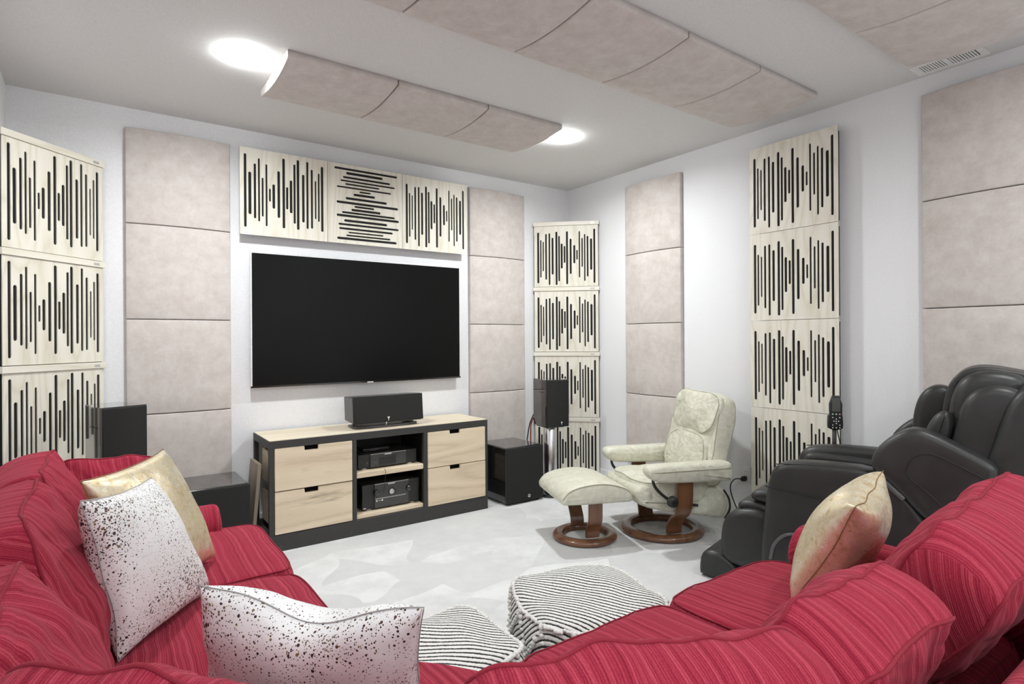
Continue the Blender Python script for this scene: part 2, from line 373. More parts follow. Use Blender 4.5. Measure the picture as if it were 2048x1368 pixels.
def rprism(name, prof, w0, w1, r, mat, parent=None, it=2, plane='XZ', puff=0.0, k=4, **kw):
    """closed outline (2 coordinates) pulled along the third axis with rolled edges"""
    P = ccw(chaikin(prof, it) if it else [Vector(p) for p in prof])
    bm = bmesh.new(); layers = []
    for i in range(k + 1):
        th = i / k * PI / 2
        layers.append((w0 + r * (1 - math.sin(th)), r * (1 - math.cos(th)))) if False else layers.append((w0 + r * (1 - math.cos(PI / 2 - th)) if False else w0 + r * (1 - math.sin(th)), r * (1 - math.cos(th))))
    # layers now run from the full outline to the inset cap; order: cap0 .. full .. full .. cap1
    A = [(w0 + r * (1 - math.sin(i / k * PI / 2)), r * (1 - math.cos(i / k * PI / 2))) for i in range(k, -1, -1)]
    Bq = [(w1 - (w - w0), d) for w, d in reversed(A)]
    rings = []
    def v3(p, w):
        return {'XZ': (p.x, w, p.y), 'XY': (p.x, p.y, w), 'YZ': (w, p.x, p.y)}[plane]
    for w, d in A + Bq:
        Q = inset(P, d) if d > 1e-6 else P
        rings.append([bm.verts.new(v3(p, w)) for p in Q])
    n = len(P)
    for R0, R1 in zip(rings, rings[1:]):
        for i in range(n):
            j = (i + 1) % n; bm.faces.new((R0[i], R0[j], R1[j], R1[i]))
    for ring, w, sg in ((rings[0], w0, -1), (rings[-1], w1, 1)):
        c = Vector((0, 0)); 
        Q = inset(P, r)
        for p in Q: c += p
        c /= n
        prev = ring
        for f_ in (0.75, 0.5, 0.25):
            cur = [bm.verts.new(v3(c.lerp(p, f_), w + sg * puff * (1 - f_ * f_))) for p in Q]
            for i in range(n):
                j = (i + 1) % n; bm.faces.new((prev[i], prev[j], cur[j], cur[i]))
            prev = cur
        cv = bm.verts.new(v3(c, w + sg * puff))
        for i in range(n): bm.faces.new((prev[i], prev[(i + 1) % n], cv))
    return link(name, mesh_of(bm, name), mat, parent, smooth=True, **kw)
def prism(name, prof, w0, w1, mat, parent=None, plane='XZ', bevel=0.0, **kw):
    bm = bmesh.new()
    def v3(p, w): return {'XZ': (p[0], w, p[1]), 'XY': (p[0], p[1], w), 'YZ': (w, p[0], p[1])}[plane]
    a = [bm.verts.new(v3(p, w0)) for p in prof]; b = [bm.verts.new(v3(p, w1)) for p in prof]
    n = len(prof)
    bm.faces.new(a); bm.faces.new(list(reversed(b)))
    for i in range(n):
        j = (i + 1) % n; bm.faces.new((a[i], b[i], b[j], a[j]))
    if bevel: bmesh.ops.bevel(bm, geom=list(bm.edges), offset=bevel, segments=2, affect='EDGES', profile=0.5)
    return link(name, mesh_of(bm, name), mat, parent, **kw)

def frame_of(c4):
    TL, TR, BR, BL = [Vector(p) for p in c4]
    c = (TL + TR + BR + BL) / 4
    x = ((TR - TL) + (BR - BL)).normalized(); y = ((TL - BL) + (TR - BR)); y = (y - x * y.dot(x)).normalized(); z = x.cross(y)
    M = Matrix((x, y, z)).transposed().to_4x4(); M.translation = c
    return M, [M.inverted() @ p for p in (TL, TR, BR, BL)]
def place(o, M, parent=None):
    """put an object at world matrix M under a parent that is an unparented Empty"""
    if parent is not None:
        o.parent = parent
        M = parent.matrix_basis.inverted() @ M
    o.matrix_basis = M
def cushion(name, c4, t, mat, pipe_mat, parent, bulge=0.05, wr=0.012, seed=0, n=18, sq=7.0, sag=0.0, pipe=0.0042, boxing=0.05, crease=0.0):
    """boxed cushion: two puffed faces, a boxing strip between two welts; c4 = corners of its middle plane"""
    M, q = frame_of(c4)
    TL, TR, BR, BL = q
    def bil(a, b):
        u, v = (a + 1) / 2, (b + 1) / 2
        return BL * (1 - u) * (1 - v) + BR * u * (1 - v) + TR * u * v + TL * (1 - u) * v
    def mp(a, b, c, nz=True):
        m = max(abs(a), abs(b)); r = (abs(a) ** sq + abs(b) ** sq) ** (1 / sq) if m > 0 else 1
        s = (m / r) if r > 0 else 1
        a2, b2 = a * s, b * s
        k = 1 + boxing * (1 - c * c) * m ** 4
        p = bil(a2 * k, b2 * k)
        pr = ((1 - a * a) * (1 - b * b)) ** 0.6 if m < 1 else 0
        p.z += c * (t / 2 + bulge * pr)
        p.y -= sag * (1 - a * a) * (b + 1) / 2
        if nz:
            s1 = noise.noise(Vector((p.x * 5 + seed * 3.1, p.y * 5, p.z * 4 + seed)))
            s2 = noise.noise(Vector((p.x * 14 + seed, p.y * 9 + 5, p.z * 9)))
            p += Vector((s1 * 0.6, s2 * 0.5, c * (s1 + 0.6 * s2))) * wr
            if crease:
                wv = noise.noise(Vector((p.x * 4 + seed, p.y * 4, seed * 1.7))) * 0.12
                k1 = noise.noise(Vector(((p.x + wv) * 11 + seed, (p.y - wv) * 6, seed)))
                k2 = noise.noise(Vector(((p.x - wv) * 7, (p.y + wv) * 15 + seed, seed + 4)))
                p.z -= c * crease * (max(0, 1 - abs(k1) * 7) + 0.8 * max(0, 1 - abs(k2) * 7)) * (0.4 + 0.6 * m * m) * (1 - m ** 6)
        return p
    bm = bmesh.new(); key = {}
    def vert(a, b, c):
        kk = (round(a, 4), round(b, 4), round(c, 4))
        if kk not in key: key[kk] = bm.verts.new(mp(a, b, c))
        return key[kk]
    g = [0.35 * (-1 + 2 * i / n) + 0.65 * math.sin(PI / 2 * (-1 + 2 * i / n)) for i in range(n + 1)]; g[0], g[n] = -1.0, 1.0; gz = [-1, -0.7, 0, 0.7, 1]
    for c in (-1, 1):
        for i in range(n):
            for j in range(n): bm.faces.new((vert(g[i], g[j], c), vert(g[i + 1], g[j], c), vert(g[i + 1], g[j + 1], c), vert(g[i], g[j + 1], c)))
    for i in range(n):
        for k in range(4):
            for s in (-1, 1):
                bm.faces.new((vert(g[i], s, gz[k]), vert(g[i + 1], s, gz[k]), vert(g[i + 1], s, gz[k + 1]), vert(g[i], s, gz[k + 1])))
                bm.faces.new((vert(s, g[i], gz[k]), vert(s, g[i + 1], gz[k]), vert(s, g[i + 1], gz[k + 1]), vert(s, g[i], gz[k + 1])))
    o = link(name, mesh_of(bm, name), mat, smooth=True)
    place(o, M, parent)
    ss = o.modifiers.new('round', 'SUBSURF'); ss.levels = 1; ss.render_levels = 1
    per = [(x, -1) for x in g[:-1]] + [(1, x) for x in g[:-1]] + [(x, 1) for x in reversed(g[1:])] + [(-1, x) for x in reversed(g[1:])]
    for c in (-1, 1):
        w = tube('piping', [mp(a * 0.994, b * 0.994, c * 0.985) for a, b in per], pipe, pipe_mat, o, 7, True)
    return o
def pillow(name, c4, t, mat, seam_mat, label, seed=0, pinch=0.07, n=30, wr=0.008, group=None, dent=0.0):
    """knife-edged throw pillow with pointed corners; c4 = its corner points"""
    M, q = frame_of(c4); TL, TR, BR, BL = q
    def mp(a, b, c):
        k = 1 - pinch * (1 - b * b) * abs(a) ** 3 if abs(a) > abs(b) else 1 - pinch * (1 - a * a) * abs(b) ** 3
        a2 = a * (1 - pinch * (1 - b * b) * abs(a)); b2 = b * (1 - pinch * (1 - a * a) * abs(b))
        u, v = (a2 + 1) / 2, (b2 + 1) / 2
        p = BL * (1 - u) * (1 - v) + BR * u * (1 - v) + TR * u * v + TL * (1 - u) * v
        e = max(0.0, (1 - a * a) * (1 - b * b))
        h = t / 2 * e ** 0.42
        p.y -= dent * math.exp(-(a * a) / 0.22) * max(0, b) ** 2
        s1 = noise.noise(Vector((p.x * 7 + seed * 2.3, p.y * 7 + seed, c * 2.0)))
        s2 = noise.noise(Vector((p.x * 20 + seed, p.y * 20, c * 3.0 + seed)))
        edge = 1 - e
        p.z += c * (h + wr * (s1 + 0.5 * s2 * edge) * min(1, e * 6)) + 0.012 * noise.noise(Vector((a * 1.7, b * 1.7, seed))) * edge
        return p
    bm = bmesh.new(); g = [-math.cos(PI * i / n) * 0.5 + (-1 + 2 * i / n) * 0.5 for i in range(n + 1)]
    top = [[bm.verts.new(mp(a, b, 1)) for b in g] for a in g]
    bot = [[top[i][j] if i in (0, n) or j in (0, n) else bm.verts.new(mp(g[i], g[j], -1)) for j in range(n + 1)] for i in range(n + 1)]
    for G, fl in ((top, False), (bot, True)):
        for i in range(n):
            for j in range(n):
                f4 = [G[i][j], G[i + 1][j], G[i + 1][j + 1], G[i][j + 1]]
                bm.faces.new(list(reversed(f4)) if fl else f4)
    root = thing(name, label, 'pillow', M.translation, 0, group)
    o = link('cover', mesh_of(bm, name), mat, smooth=True)
    place(o, M, root)
    ss = o.modifiers.new('round', 'SUBSURF'); ss.levels = 1; ss.render_levels = 1
    per = [(x, -1) for x in g[:-1]] + [(1, x) for x in g[:-1]] + [(x, 1) for x in reversed(g[1:])] + [(-1, x) for x in reversed(g[1:])]
    w = tube('seam', [mp(a, b, 1) for a, b in per], 0.0014, seam_mat, None, 6, True)
    place(w, M, root)
    return root

# ------------------------------------------------------------------ the room shell
def struct(o): o['kind'] = 'structure'; return o
struct(box('floor', (XL - 0.1, YB - 0.1, -0.1), (XR + 0.1, YF + 0.1, 0), 'carpet', bevel=0))
struct(box('ceiling', (XL - 0.1, YB - 0.1, H), (XR + 0.1, YF + 0.1, H + 0.1), 'ceiling_paint', bevel=0))
struct(box('wall_front', (XL - 0.1, YF, 0), (XR + 0.1, YF + 0.1, H), 'wall_paint', bevel=0))
struct(box('wall_back', (XL - 0.1, YB - 0.1, 0), (XR + 0.1, YB, H), 'wall_paint', bevel=0))
struct(box('wall_left', (XL - 0.1, YB, 0), (XL, YF, H), 'wall_paint', bevel=0))
struct(box('wall_right', (XR, YB, 0), (XR + 0.1, YF, H), 'wall_paint', bevel=0))
struct(box('baseboard_front', (XL, YF - 0.013, 0), (XR, YF, 0.135), 'trim_paint', bevel=0.003))
struct(box('baseboard_right', (XR - 0.013, YB, 0), (XR, YF - 0.014, 0.135), 'trim_paint', bevel=0.003))
struct(box('baseboard_left', (XL, YB, 0), (XL + 0.013, YF - 0.014, 0.135), 'trim_paint', bevel=0.003))

# ------------------------------------------------------------------ recessed ceiling lamps
def lamp(x, y, label, lens='lamp_lens'):
    t = thing('recessed_lamp', label, 'lamp', (x, y, H), 0, 'recessed ceiling lamps')
    lathe('trim_ring', [(0.080, -0.001), (0.0805, -0.0155), (0.0825, -0.0170), (0.0855, -0.0165), (0.0875, -0.0145), (0.0875, -0.001)], 'plastic_white', t)
    lathe('lens', [(0.0, -0.0026), (0.05, -0.0025), (0.0795, -0.0020), (0.0798, -0.0010)], lens, t)
    if lens == 'lamp_lens':
        lathe('added_halo_rim', [(0.0877, -0.0135), (0.0895, -0.0120), (0.0920, -0.0010)], 'added_halo', t)  # added glowing rim, imitates the bloom halo on the ceiling
    return t
lamp(0.62, 3.20, 'round glowing lamp beside the left end of the short ceiling panel row')
lamp(2.735, 3.19, 'round glowing lamp beside the right end of the short ceiling panel row')
lamp(0.62, 0.30, 'round ceiling lamp above the corner of the red sofa', 'lamp_lens_dimmed')
lamp(2.735, 0.30, 'round ceiling lamp above the right end of the red sofa', 'lamp_lens_dimmed')
lamp(0.62, -1.7, 'added unseen fill lamp behind the camera on the left', 'rear_fill_lens')  # unseen lamp, added to fill the room with light
lamp(2.735, -1.7, 'added unseen fill lamp behind the camera on the right', 'rear_fill_lens')  # its pair, also added out of view as fill

# ------------------------------------------------------------------ slotted wood panels
S = 0.597
SLOTS = [(727, 543, 1007, 13), (751, 612, 955, 9), (774, 628, 898, 8), (800, 558, 975, 11), (831, 553, 1024, 11), (860, 595, 930, 13), (896, 540, 1026, 13), (920, 580, 992, 11), (944, 650, 877, 13), (970, 673, 827, 11), (993, 540, 1020, 13), (1026, 608, 928, 13), (1059, 667, 833, 13), (1084, 712, 800, 9), (1106, 543, 962, 9), (1131, 605, 867, 9), (1154, 570, 994, 9), (1180, 588, 955, 11), (1212, 612, 895, 14), (1241, 525, 1013, 12)]
def slot_board(w, h, rot):
    """a thin board in the x-z plane with rounded slots cut right through it, front towards -y"""
    cu = bpy.data.curves.new('board', 'CURVE'); cu.dimensions = '2D'; cu.fill_mode = 'BOTH'; cu.extrude = 0.003
    def add(pts):
        sp = cu.splines.new('POLY'); sp.points.add(len(pts) - 1)
        for p, q in zip(sp.points, pts): p.co = (q[0], q[1], 0, 1)
        sp.use_cyclic_u = True
    add([(-w / 2, -h / 2), (w / 2, -h / 2), (w / 2, h / 2), (-w / 2, h / 2)])
    for x, y0, y1, sw in SLOTS:
        cx = ((x - 690) / 585 - 0.5) * 0.594; r = sw / 585 * 0.594 / 2 * 1.38
        a = -((y1 - 476) / 578 - 0.5) * 0.594 + r; b = -((y0 - 476) / 578 - 0.5) * 0.594 - r
        a = max(a, -h / 2 + 0.02); b = min(b, h / 2 - 0.02)
        pts = []
        for k in range(7): th = PI * k / 6; pts.append((cx + r * math.cos(th), b + r * math.sin(th)))
        for k in range(7): th = PI + PI * k / 6; pts.append((cx + r * math.cos(th), a + r * math.sin(th)))
        c, s = round(math.cos(rot)), round(math.sin(rot))
        add([(c * p[0] - s * p[1], s * p[0] + c * p[1]) for p in pts])
    ob = bpy.data.objects.new('board', cu); COL.objects.link(ob)
    dg = bpy.context.evaluated_depsgraph_get(); dg.update()
    me = bpy.data.meshes.new_from_object(ob.evaluated_get(dg))
    me.transform(Matrix.Rotation(PI / 2, 4, 'X'))
    bpy.data.objects.remove(ob); bpy.data.curves.remove(cu)
    me.materials.clear(); me.materials.append(MATS['ash'])
    return me
BOARD = {0: slot_board(0.594, 0.594, 0), 180: slot_board(0.594, 0.594, PI), 90: slot_board(0.594, 0.594, PI / 2)}
CORE = None
def wood_panel(x, y, z, rotz, rot, label, group):
    """x, y, z = centre of the back face; local -y is the front"""
    global CORE
    t = thing('slotted_wood_panel', label, 'acoustic panel', (x, y, z - 0.297), rotz, group)
    link('face_board', BOARD[rot], None, t, loc=(0, -0.0695, 0.297))
    if CORE is None:
        bm = bmesh.new(); box_bm(bm, (-0.273, -0.0660, -0.280), (0.273, -0.001, 0.280), 0.002, 1); CORE = mesh_of(bm, 'core'); CORE.materials.append(MATS['foam'])
    link('foam_core', CORE, None, t, loc=(0, 0, 0.297))
    return t
POS4 = ['topmost', 'second from top', 'third from top', 'lowest']
for i in range(4):
    wood_panel(XR - 0.0005, 2.324 - S / 2, 2.65 - S / 2 - i * S, -PI / 2, 0, f'{POS4[i]} pale slotted wood panel in the right wall strip behind the massage chair', 'slotted panels on the right wall')
for i, (rot, lab) in enumerate([(180, 'pale slotted wood panel above the left part of the television'), (90, 'pale wood panel with horizontal slots above the middle of the television'), (0, 'pale slotted wood panel above the right part of the television')]):
    wood_panel(0.784 + S / 2 + i * S, YF - 0.0005, 2.66 - S / 2, 0, rot, lab, 'slotted panels above the television')

# ------------------------------------------------------------------ corner bass traps, stacked four high
TB = {0: slot_board(0.594, 0.566, 0), 180: slot_board(0.594, 0.566, PI)}
UH = 0.6075
def corner_unit(cx, cy, side, level):
    """front faces the room diagonally; origin at the middle of the front edge on the unit's underside"""
    rotz = -PI / 4 if side == 'right' else PI / 4
    pos = ['lowest', 'second lowest', 'third', 'topmost'][level]
    where = 'the far corner' if side == 'right' else 'the left corner'
    t = thing('corner_bass_trap', f'{pos} slotted wood corner unit of the stack in {where}', 'bass trap', (cx, cy, level * UH), rotz, f'corner units stacked in the {side} corner')
    w = 0.297
    prism('body', [(-w + 0.003, 0.004), (w - 0.003, 0.004), (w - 0.003, 0.03), (0.02, 0.30), (-0.02, 0.30), (-w + 0.003, 0.03)], 0.0, UH - 0.036, 'foam', t, plane='XY')
    link('face_board', TB[0 if side == 'right' else 180], None, t, loc=(0, -0.0015, 0.004 + 0.283))
    prism('top_board', [(-w - 0.009, -0.014), (w + 0.009, -0.014), (w + 0.009, 0.016), (0.02, 0.298), (-0.02, 0.298), (-w - 0.009, 0.016)], UH - 0.036, UH, 'ash_cap', t, plane='XY', bevel=0.002)
    box('name_plate', (0.225, -0.0152, UH - 0.026), (0.262, -0.0138, UH - 0.012), 'silver', t, bevel=0)
    return t
for lv in range(4):
    corner_unit(3.552, 4.095, 'right', lv)
    corner_unit(-0.186, 4.1, 'left', lv)

# ------------------------------------------------------------------ curved suede panels
def suede_mesh(w=0.595, h=0.595, t0=0.034, t1=0.062, nx=20):
    """in x-z, front towards -y, bowed across its width"""
    bm = bmesh.new(); g = 0.0012; rr = 0.007
    xs = [-w / 2 + g] + [-w / 2 + g + rr * (1 - math.cos(a)) for a in (0.5, 1.0)] + [-w / 2 + rr + g + (w - 2 * rr - 2 * g) * i / nx for i in range(nx + 1)]
    xs += [-x for x in reversed(xs[:3])]
    def edge(d): return 0 if d >= rr else rr - math.sqrt(max(0, rr * rr - (rr - d) ** 2))
    zs = [g, g + 0.0012, g + 0.0035, g + rr, h * 0.25, h * 0.5, h * 0.75, h - g - rr, h - g - 0.0035, h - g - 0.0012, h - g]
    G = []
    for z in zs:
        row = []
        for x in xs:
            th = t0 + (t1 - t0) * (1 - (2 * x / w) ** 2)
            d = min(min(z - g, h - g - z), min(x + w / 2 - g, w / 2 - g - x))
            row.append(bm.verts.new((x, -(th - edge(d)), z)))
        G.append(row)
    for i in range(len(zs) - 1):
        for j in range(len(xs) - 1): bm.faces.new((G[i][j], G[i][j + 1], G[i + 1][j + 1], G[i + 1][j]))
    per = G[0][:-1] + [r[-1] for r in G[:-1]] + list(reversed(G[-1][1:])) + [r[0] for r in reversed(G[1:])]
    back = [bm.verts.new((v.co.x, -0.0005, v.co.z)) for v in per]
    n = len(per)
    for i in range(n):
        j = (i + 1) % n; bm.faces.new((per[i], back[i], back[j], per[j]))
    bm.faces.new(back)
    me = mesh_of(bm, 'suede'); me.materials.append(MATS['suede'])
    for p in me.polygons: p.use_smooth = len(p.vertices) == 4
    return me
SUEDE = suede_mesh()
def suede(loc, rot, label, group):
    o = link('suede_panel', SUEDE, None, None, loc=loc, rot=rot)
    return tag(o, label, 'acoustic panel', group)
for i in range(4):
    suede((0.139 + S / 2, YF, 2.672 - (i + 1) * S), (0, 0, 0), f'{POS4[i]} beige suede panel in the strip left of the television', 'suede panels left of the television')
    suede((2.627 + S / 2, YF, 2.665 - (i + 1) * S), (0, 0, 0), f'{POS4[i]} beige suede panel in the strip right of the television', 'suede panels right of the television')
    suede((XR, 3.54 - S / 2, 2.657 - (i + 1) * S), (0, 0, -PI / 2), f'{POS4[i]} beige suede panel in the strip behind the cream recliner', 'suede panels behind the recliner')
    suede((XR, 1.300 - S / 2, 2.690 - (i + 1) * S), (0, 0, -PI / 2), f'{POS4[i]} beige suede panel in the strip at the right picture edge', 'suede panels at the right edge')
def cloud(x, y, label, group):
    # local z (panel height) runs along world x, local -y (front) points down, local x across world y
    o = link('curved_suede_panel', SUEDE, None)
    M = Matrix(((0, 0, 1), (1, 0, 0), (0, 1, 0))).to_4x4()
    M.translation = (x, y + S / 2, H); o.matrix_basis = M
    return tag(o, label, 'acoustic panel', group)
C1 = ['left', 'middle', 'right']
for i in range(3): cloud(0.778 + i * 0.602, 3.0, f'{C1[i]} curved suede panel of the short ceiling row between the lamps', 'short ceiling row')
C2 = ['leftmost', 'second', 'third', 'fourth', 'rightmost']
for i in range(5): cloud(0.487 + i * 0.602, 1.74, f'{C2[i]} curved suede panel of the long ceiling row across the room', 'long ceiling row')
for i in range(2): cloud(2.293 + i * 0.602, 0.675, ['curved suede ceiling panel at the top edge right of the long row', 'curved suede ceiling panel in the top right corner beside the vent'][i], 'ceiling row at top right')

# ------------------------------------------------------------------ ceiling vent
t = thing('air_vent', 'white slotted ceiling vent beside the top right suede panel', 'vent', (3.665, 1.147, H), 0)
boxes('frame', [((-0.075, -0.16, -0.006), (-0.055, 0.155, 0)), ((0.05, -0.16, -0.006), (0.075, 0.155, 0)), ((-0.055, -0.16, -0.006), (0.05, -0.13, 0)), ((-0.055, 0.125, -0.006), (0.05, 0.155, 0)), ((-0.055, -0.012, -0.006), (0.05, 0.012, 0))], 'plastic_white', t, 0.001)
box('backing', (-0.055, -0.13, -0.0015), (0.05, 0.125, -0.0005), 'dark_hole', t, bevel=0)
for k in range(9):
    box('slat', (-0.055, 0.016 + k * 0.0125, -0.0055), (0.05, 0.0235 + k * 0.0125, -0.001), 'plastic_white', t, bevel=0)
    box('slat', (-0.055, -0.124 + k * 0.0125, -0.0055), (0.05, -0.1165 + k * 0.0125, -0.001), 'plastic_white', t, bevel=0)

# ------------------------------------------------------------------ television
tx0, tx1, tz0, tz1 = 0.8506, 2.5121, 1.014, 1.9565
t = thing('television', 'large wall-mounted black television under the slotted wood panels', 'television', ((tx0 + tx1) / 2, YF, tz0), 0)
hw, hh = (tx1 - tx0) / 2, tz1 - tz0
box('back_case', (-hw + 0.12, -0.045, 0.10), (hw - 0.12, -0.002, hh - 0.12), 'plastic_black', t, bevel=0.01)
box('panel_case', (-hw, -0.062, 0), (hw, -0.040, hh), 'bezel', t, bevel=0.003)
box('screen', (-hw + 0.010, -0.0632, 0.012), (hw - 0.010, -0.0615, hh - 0.013), 'screen', t, bevel=0.0005)
box('bottom_strip', (-hw, -0.064, -0.001), (hw, -0.0605, 0.012), 'gloss_black', t, bevel=0.001)
box('logo_bar', (0.0, -0.068, -0.006), (0.05, -0.061, 0.006), 'silver', t, bevel=0.002)

# ------------------------------------------------------------------ media console
cx0, cx1, cy0, cy1, cz = 0.870, 2.506, 3.845, 4.300, 0.703
t = thing('media_console', 'black framed media console with oak drawers under the television', 'console', ((cx0 + cx1) / 2, cy0, 0), 0)
ox = (cx0 + cx1) / 2
def C(a, b): return ((a[0] - ox, a[1] - cy0, a[2]), (b[0] - ox, b[1] - cy0, b[2]))
fr = [C((cx0, cy0, 0), (cx1, cy0 + 0.03, 0.105)), C((cx0, cy1 - 0.03, 0), (cx1, cy1, 0.105)), C((cx0, cy0 + 0.03, 0), (cx0 + 0.03, cy1 - 0.03, 0.105)), C((cx1 - 0.03, cy0 + 0.03, 0), (cx1, cy1 - 0.03, 0.105)),
      C((cx0, cy0, 0.655), (cx1, cy0 + 0.03, cz)), C((cx0, cy1 - 0.03, 0.655), (cx1, cy1, cz)), C((cx0, cy0 + 0.03, 0.655), (cx0 + 0.03, cy1 - 0.03, cz)), C((cx1 - 0.03, cy0 + 0.03, 0.655), (cx1, cy1 - 0.03, cz))]
for x in (cx0, 1.407, 1.946, cx1 - 0.03):
    fr.append(C((x, cy0, 0.105), (x + 0.030, cy0 + 0.03, 0.655))); fr.append(C((x, cy1 - 0.03, 0.105), (x + 0.030, cy1, 0.655)))
boxes('frame', fr, 'black_paint', t, 0.0015)
a, b = C((cx0 + 0.004, cy0 + 0.006, cz - 0.004), (cx1 - 0.004, cy1, cz + 0.004)); box('top_board', a, b, 'oak_top', t, bevel=0.001)
a, b = C((1.412, cy1 - 0.022, 0.105), (1.97, cy1 - 0.014, 0.655)); box('back_panel', a, b, 'plastic_black', t, bevel=0)
for x in (1.412, 1.958):
    a, b = C((x, cy0 + 0.031, 0.105), (x + 0.012, cy1 - 0.031, 0.655)); box('divider', a, b, 'plastic_black', t, bevel=0)
a, b = C((1.437, cy0 + 0.004, 0.388), (1.946, cy1 - 0.03, 0.428)); sh = box('shelf', a, b, 'oak', t, bevel=0.006)
a, b = C((1.437, cy0 + 0.012, 0.106), (1.946, cy1 - 0.03, 0.136)); box('shelf', a, b, 'oak', t, bevel=0.004)
def drawer(x0, x1, z0, z1, pull):
    d = bpy.data.objects.new('drawer', None); COL.objects.link(d); d.parent = t; d.location = (x0 - ox, -pull, z0); d.empty_display_size = 0.05
    w, h = x1 - x0, z1 - z0; m = w * 0.455
    bm = bmesh.new()
    P = [(0, 0), (w, 0), (w, h), (m + 0.045, h), (m + 0.045, h - 0.030), (m - 0.045, h - 0.030), (m - 0.045, h), (0, h)]
    A = [bm.verts.new((p[0], 0, p[1])) for p in P]; Bv = [bm.verts.new((p[0], 0.019, p[1])) for p in P]
    bm.faces.new(A); bm.faces.new(list(reversed(Bv)))
    for i in range(8): j = (i + 1) % 8; bm.faces.new((A[i], Bv[i], Bv[j], A[j]))
    bmesh.ops.bevel(bm, geom=list(bm.edges), offset=0.0018, segments=2, affect='EDGES')
    link('front_board', mesh_of(bm), 'oak', d)
    boxes('drawer_box', [((0.012, 0.019, 0.01), (0.024, 0.40, h - 0.05)), ((w - 0.024, 0.019, 0.01), (w - 0.012, 0.40, h - 0.05)), ((0.024, 0.39, 0.01), (w - 0.024, 0.40, h - 0.05)), ((0.024, 0.019, 0.01), (w - 0.024, 0.39, 0.018))], 'oak', d, 0)
    box('painted_notch_shade', (0.03, 0.055, h - 0.10), (w - 0.03, 0.058, h - 0.002), 'dark_hole', d, bevel=0)  # dark sheet standing in for the shade behind the notch
    return d
drawer(0.9035, 1.4045, 0.384, 0.654, 0.004); drawer(0.9035, 1.4045, 0.110, 0.378, 0.002)
drawer(1.978, 2.4805, 0.388, 0.652, 0.004); drawer(1.978, 2.4805, 0.106, 0.383, 0.006)
for k in range(14):
    lathe('screw', [(0, 0.004), (0.003, 0.003), (0.0045, 0)], 'gear_plate', t, 10, axis='Y', loc=(-0.75 + k * 0.115, 0.0005, 0.030 + 0.045 * (k % 2)))

# plank leaning against the console
o = box('wood_plank', (-0.011, 0, 0), (0.011, 0.24, 0.54), 'grey_oak', None, bevel=0.002, loc=(0.800, 3.99, 0.003), rot=(0, math.radians(5), 0))
tag(o, 'weathered grey-brown plank leaning against the left end of the console', 'plank')

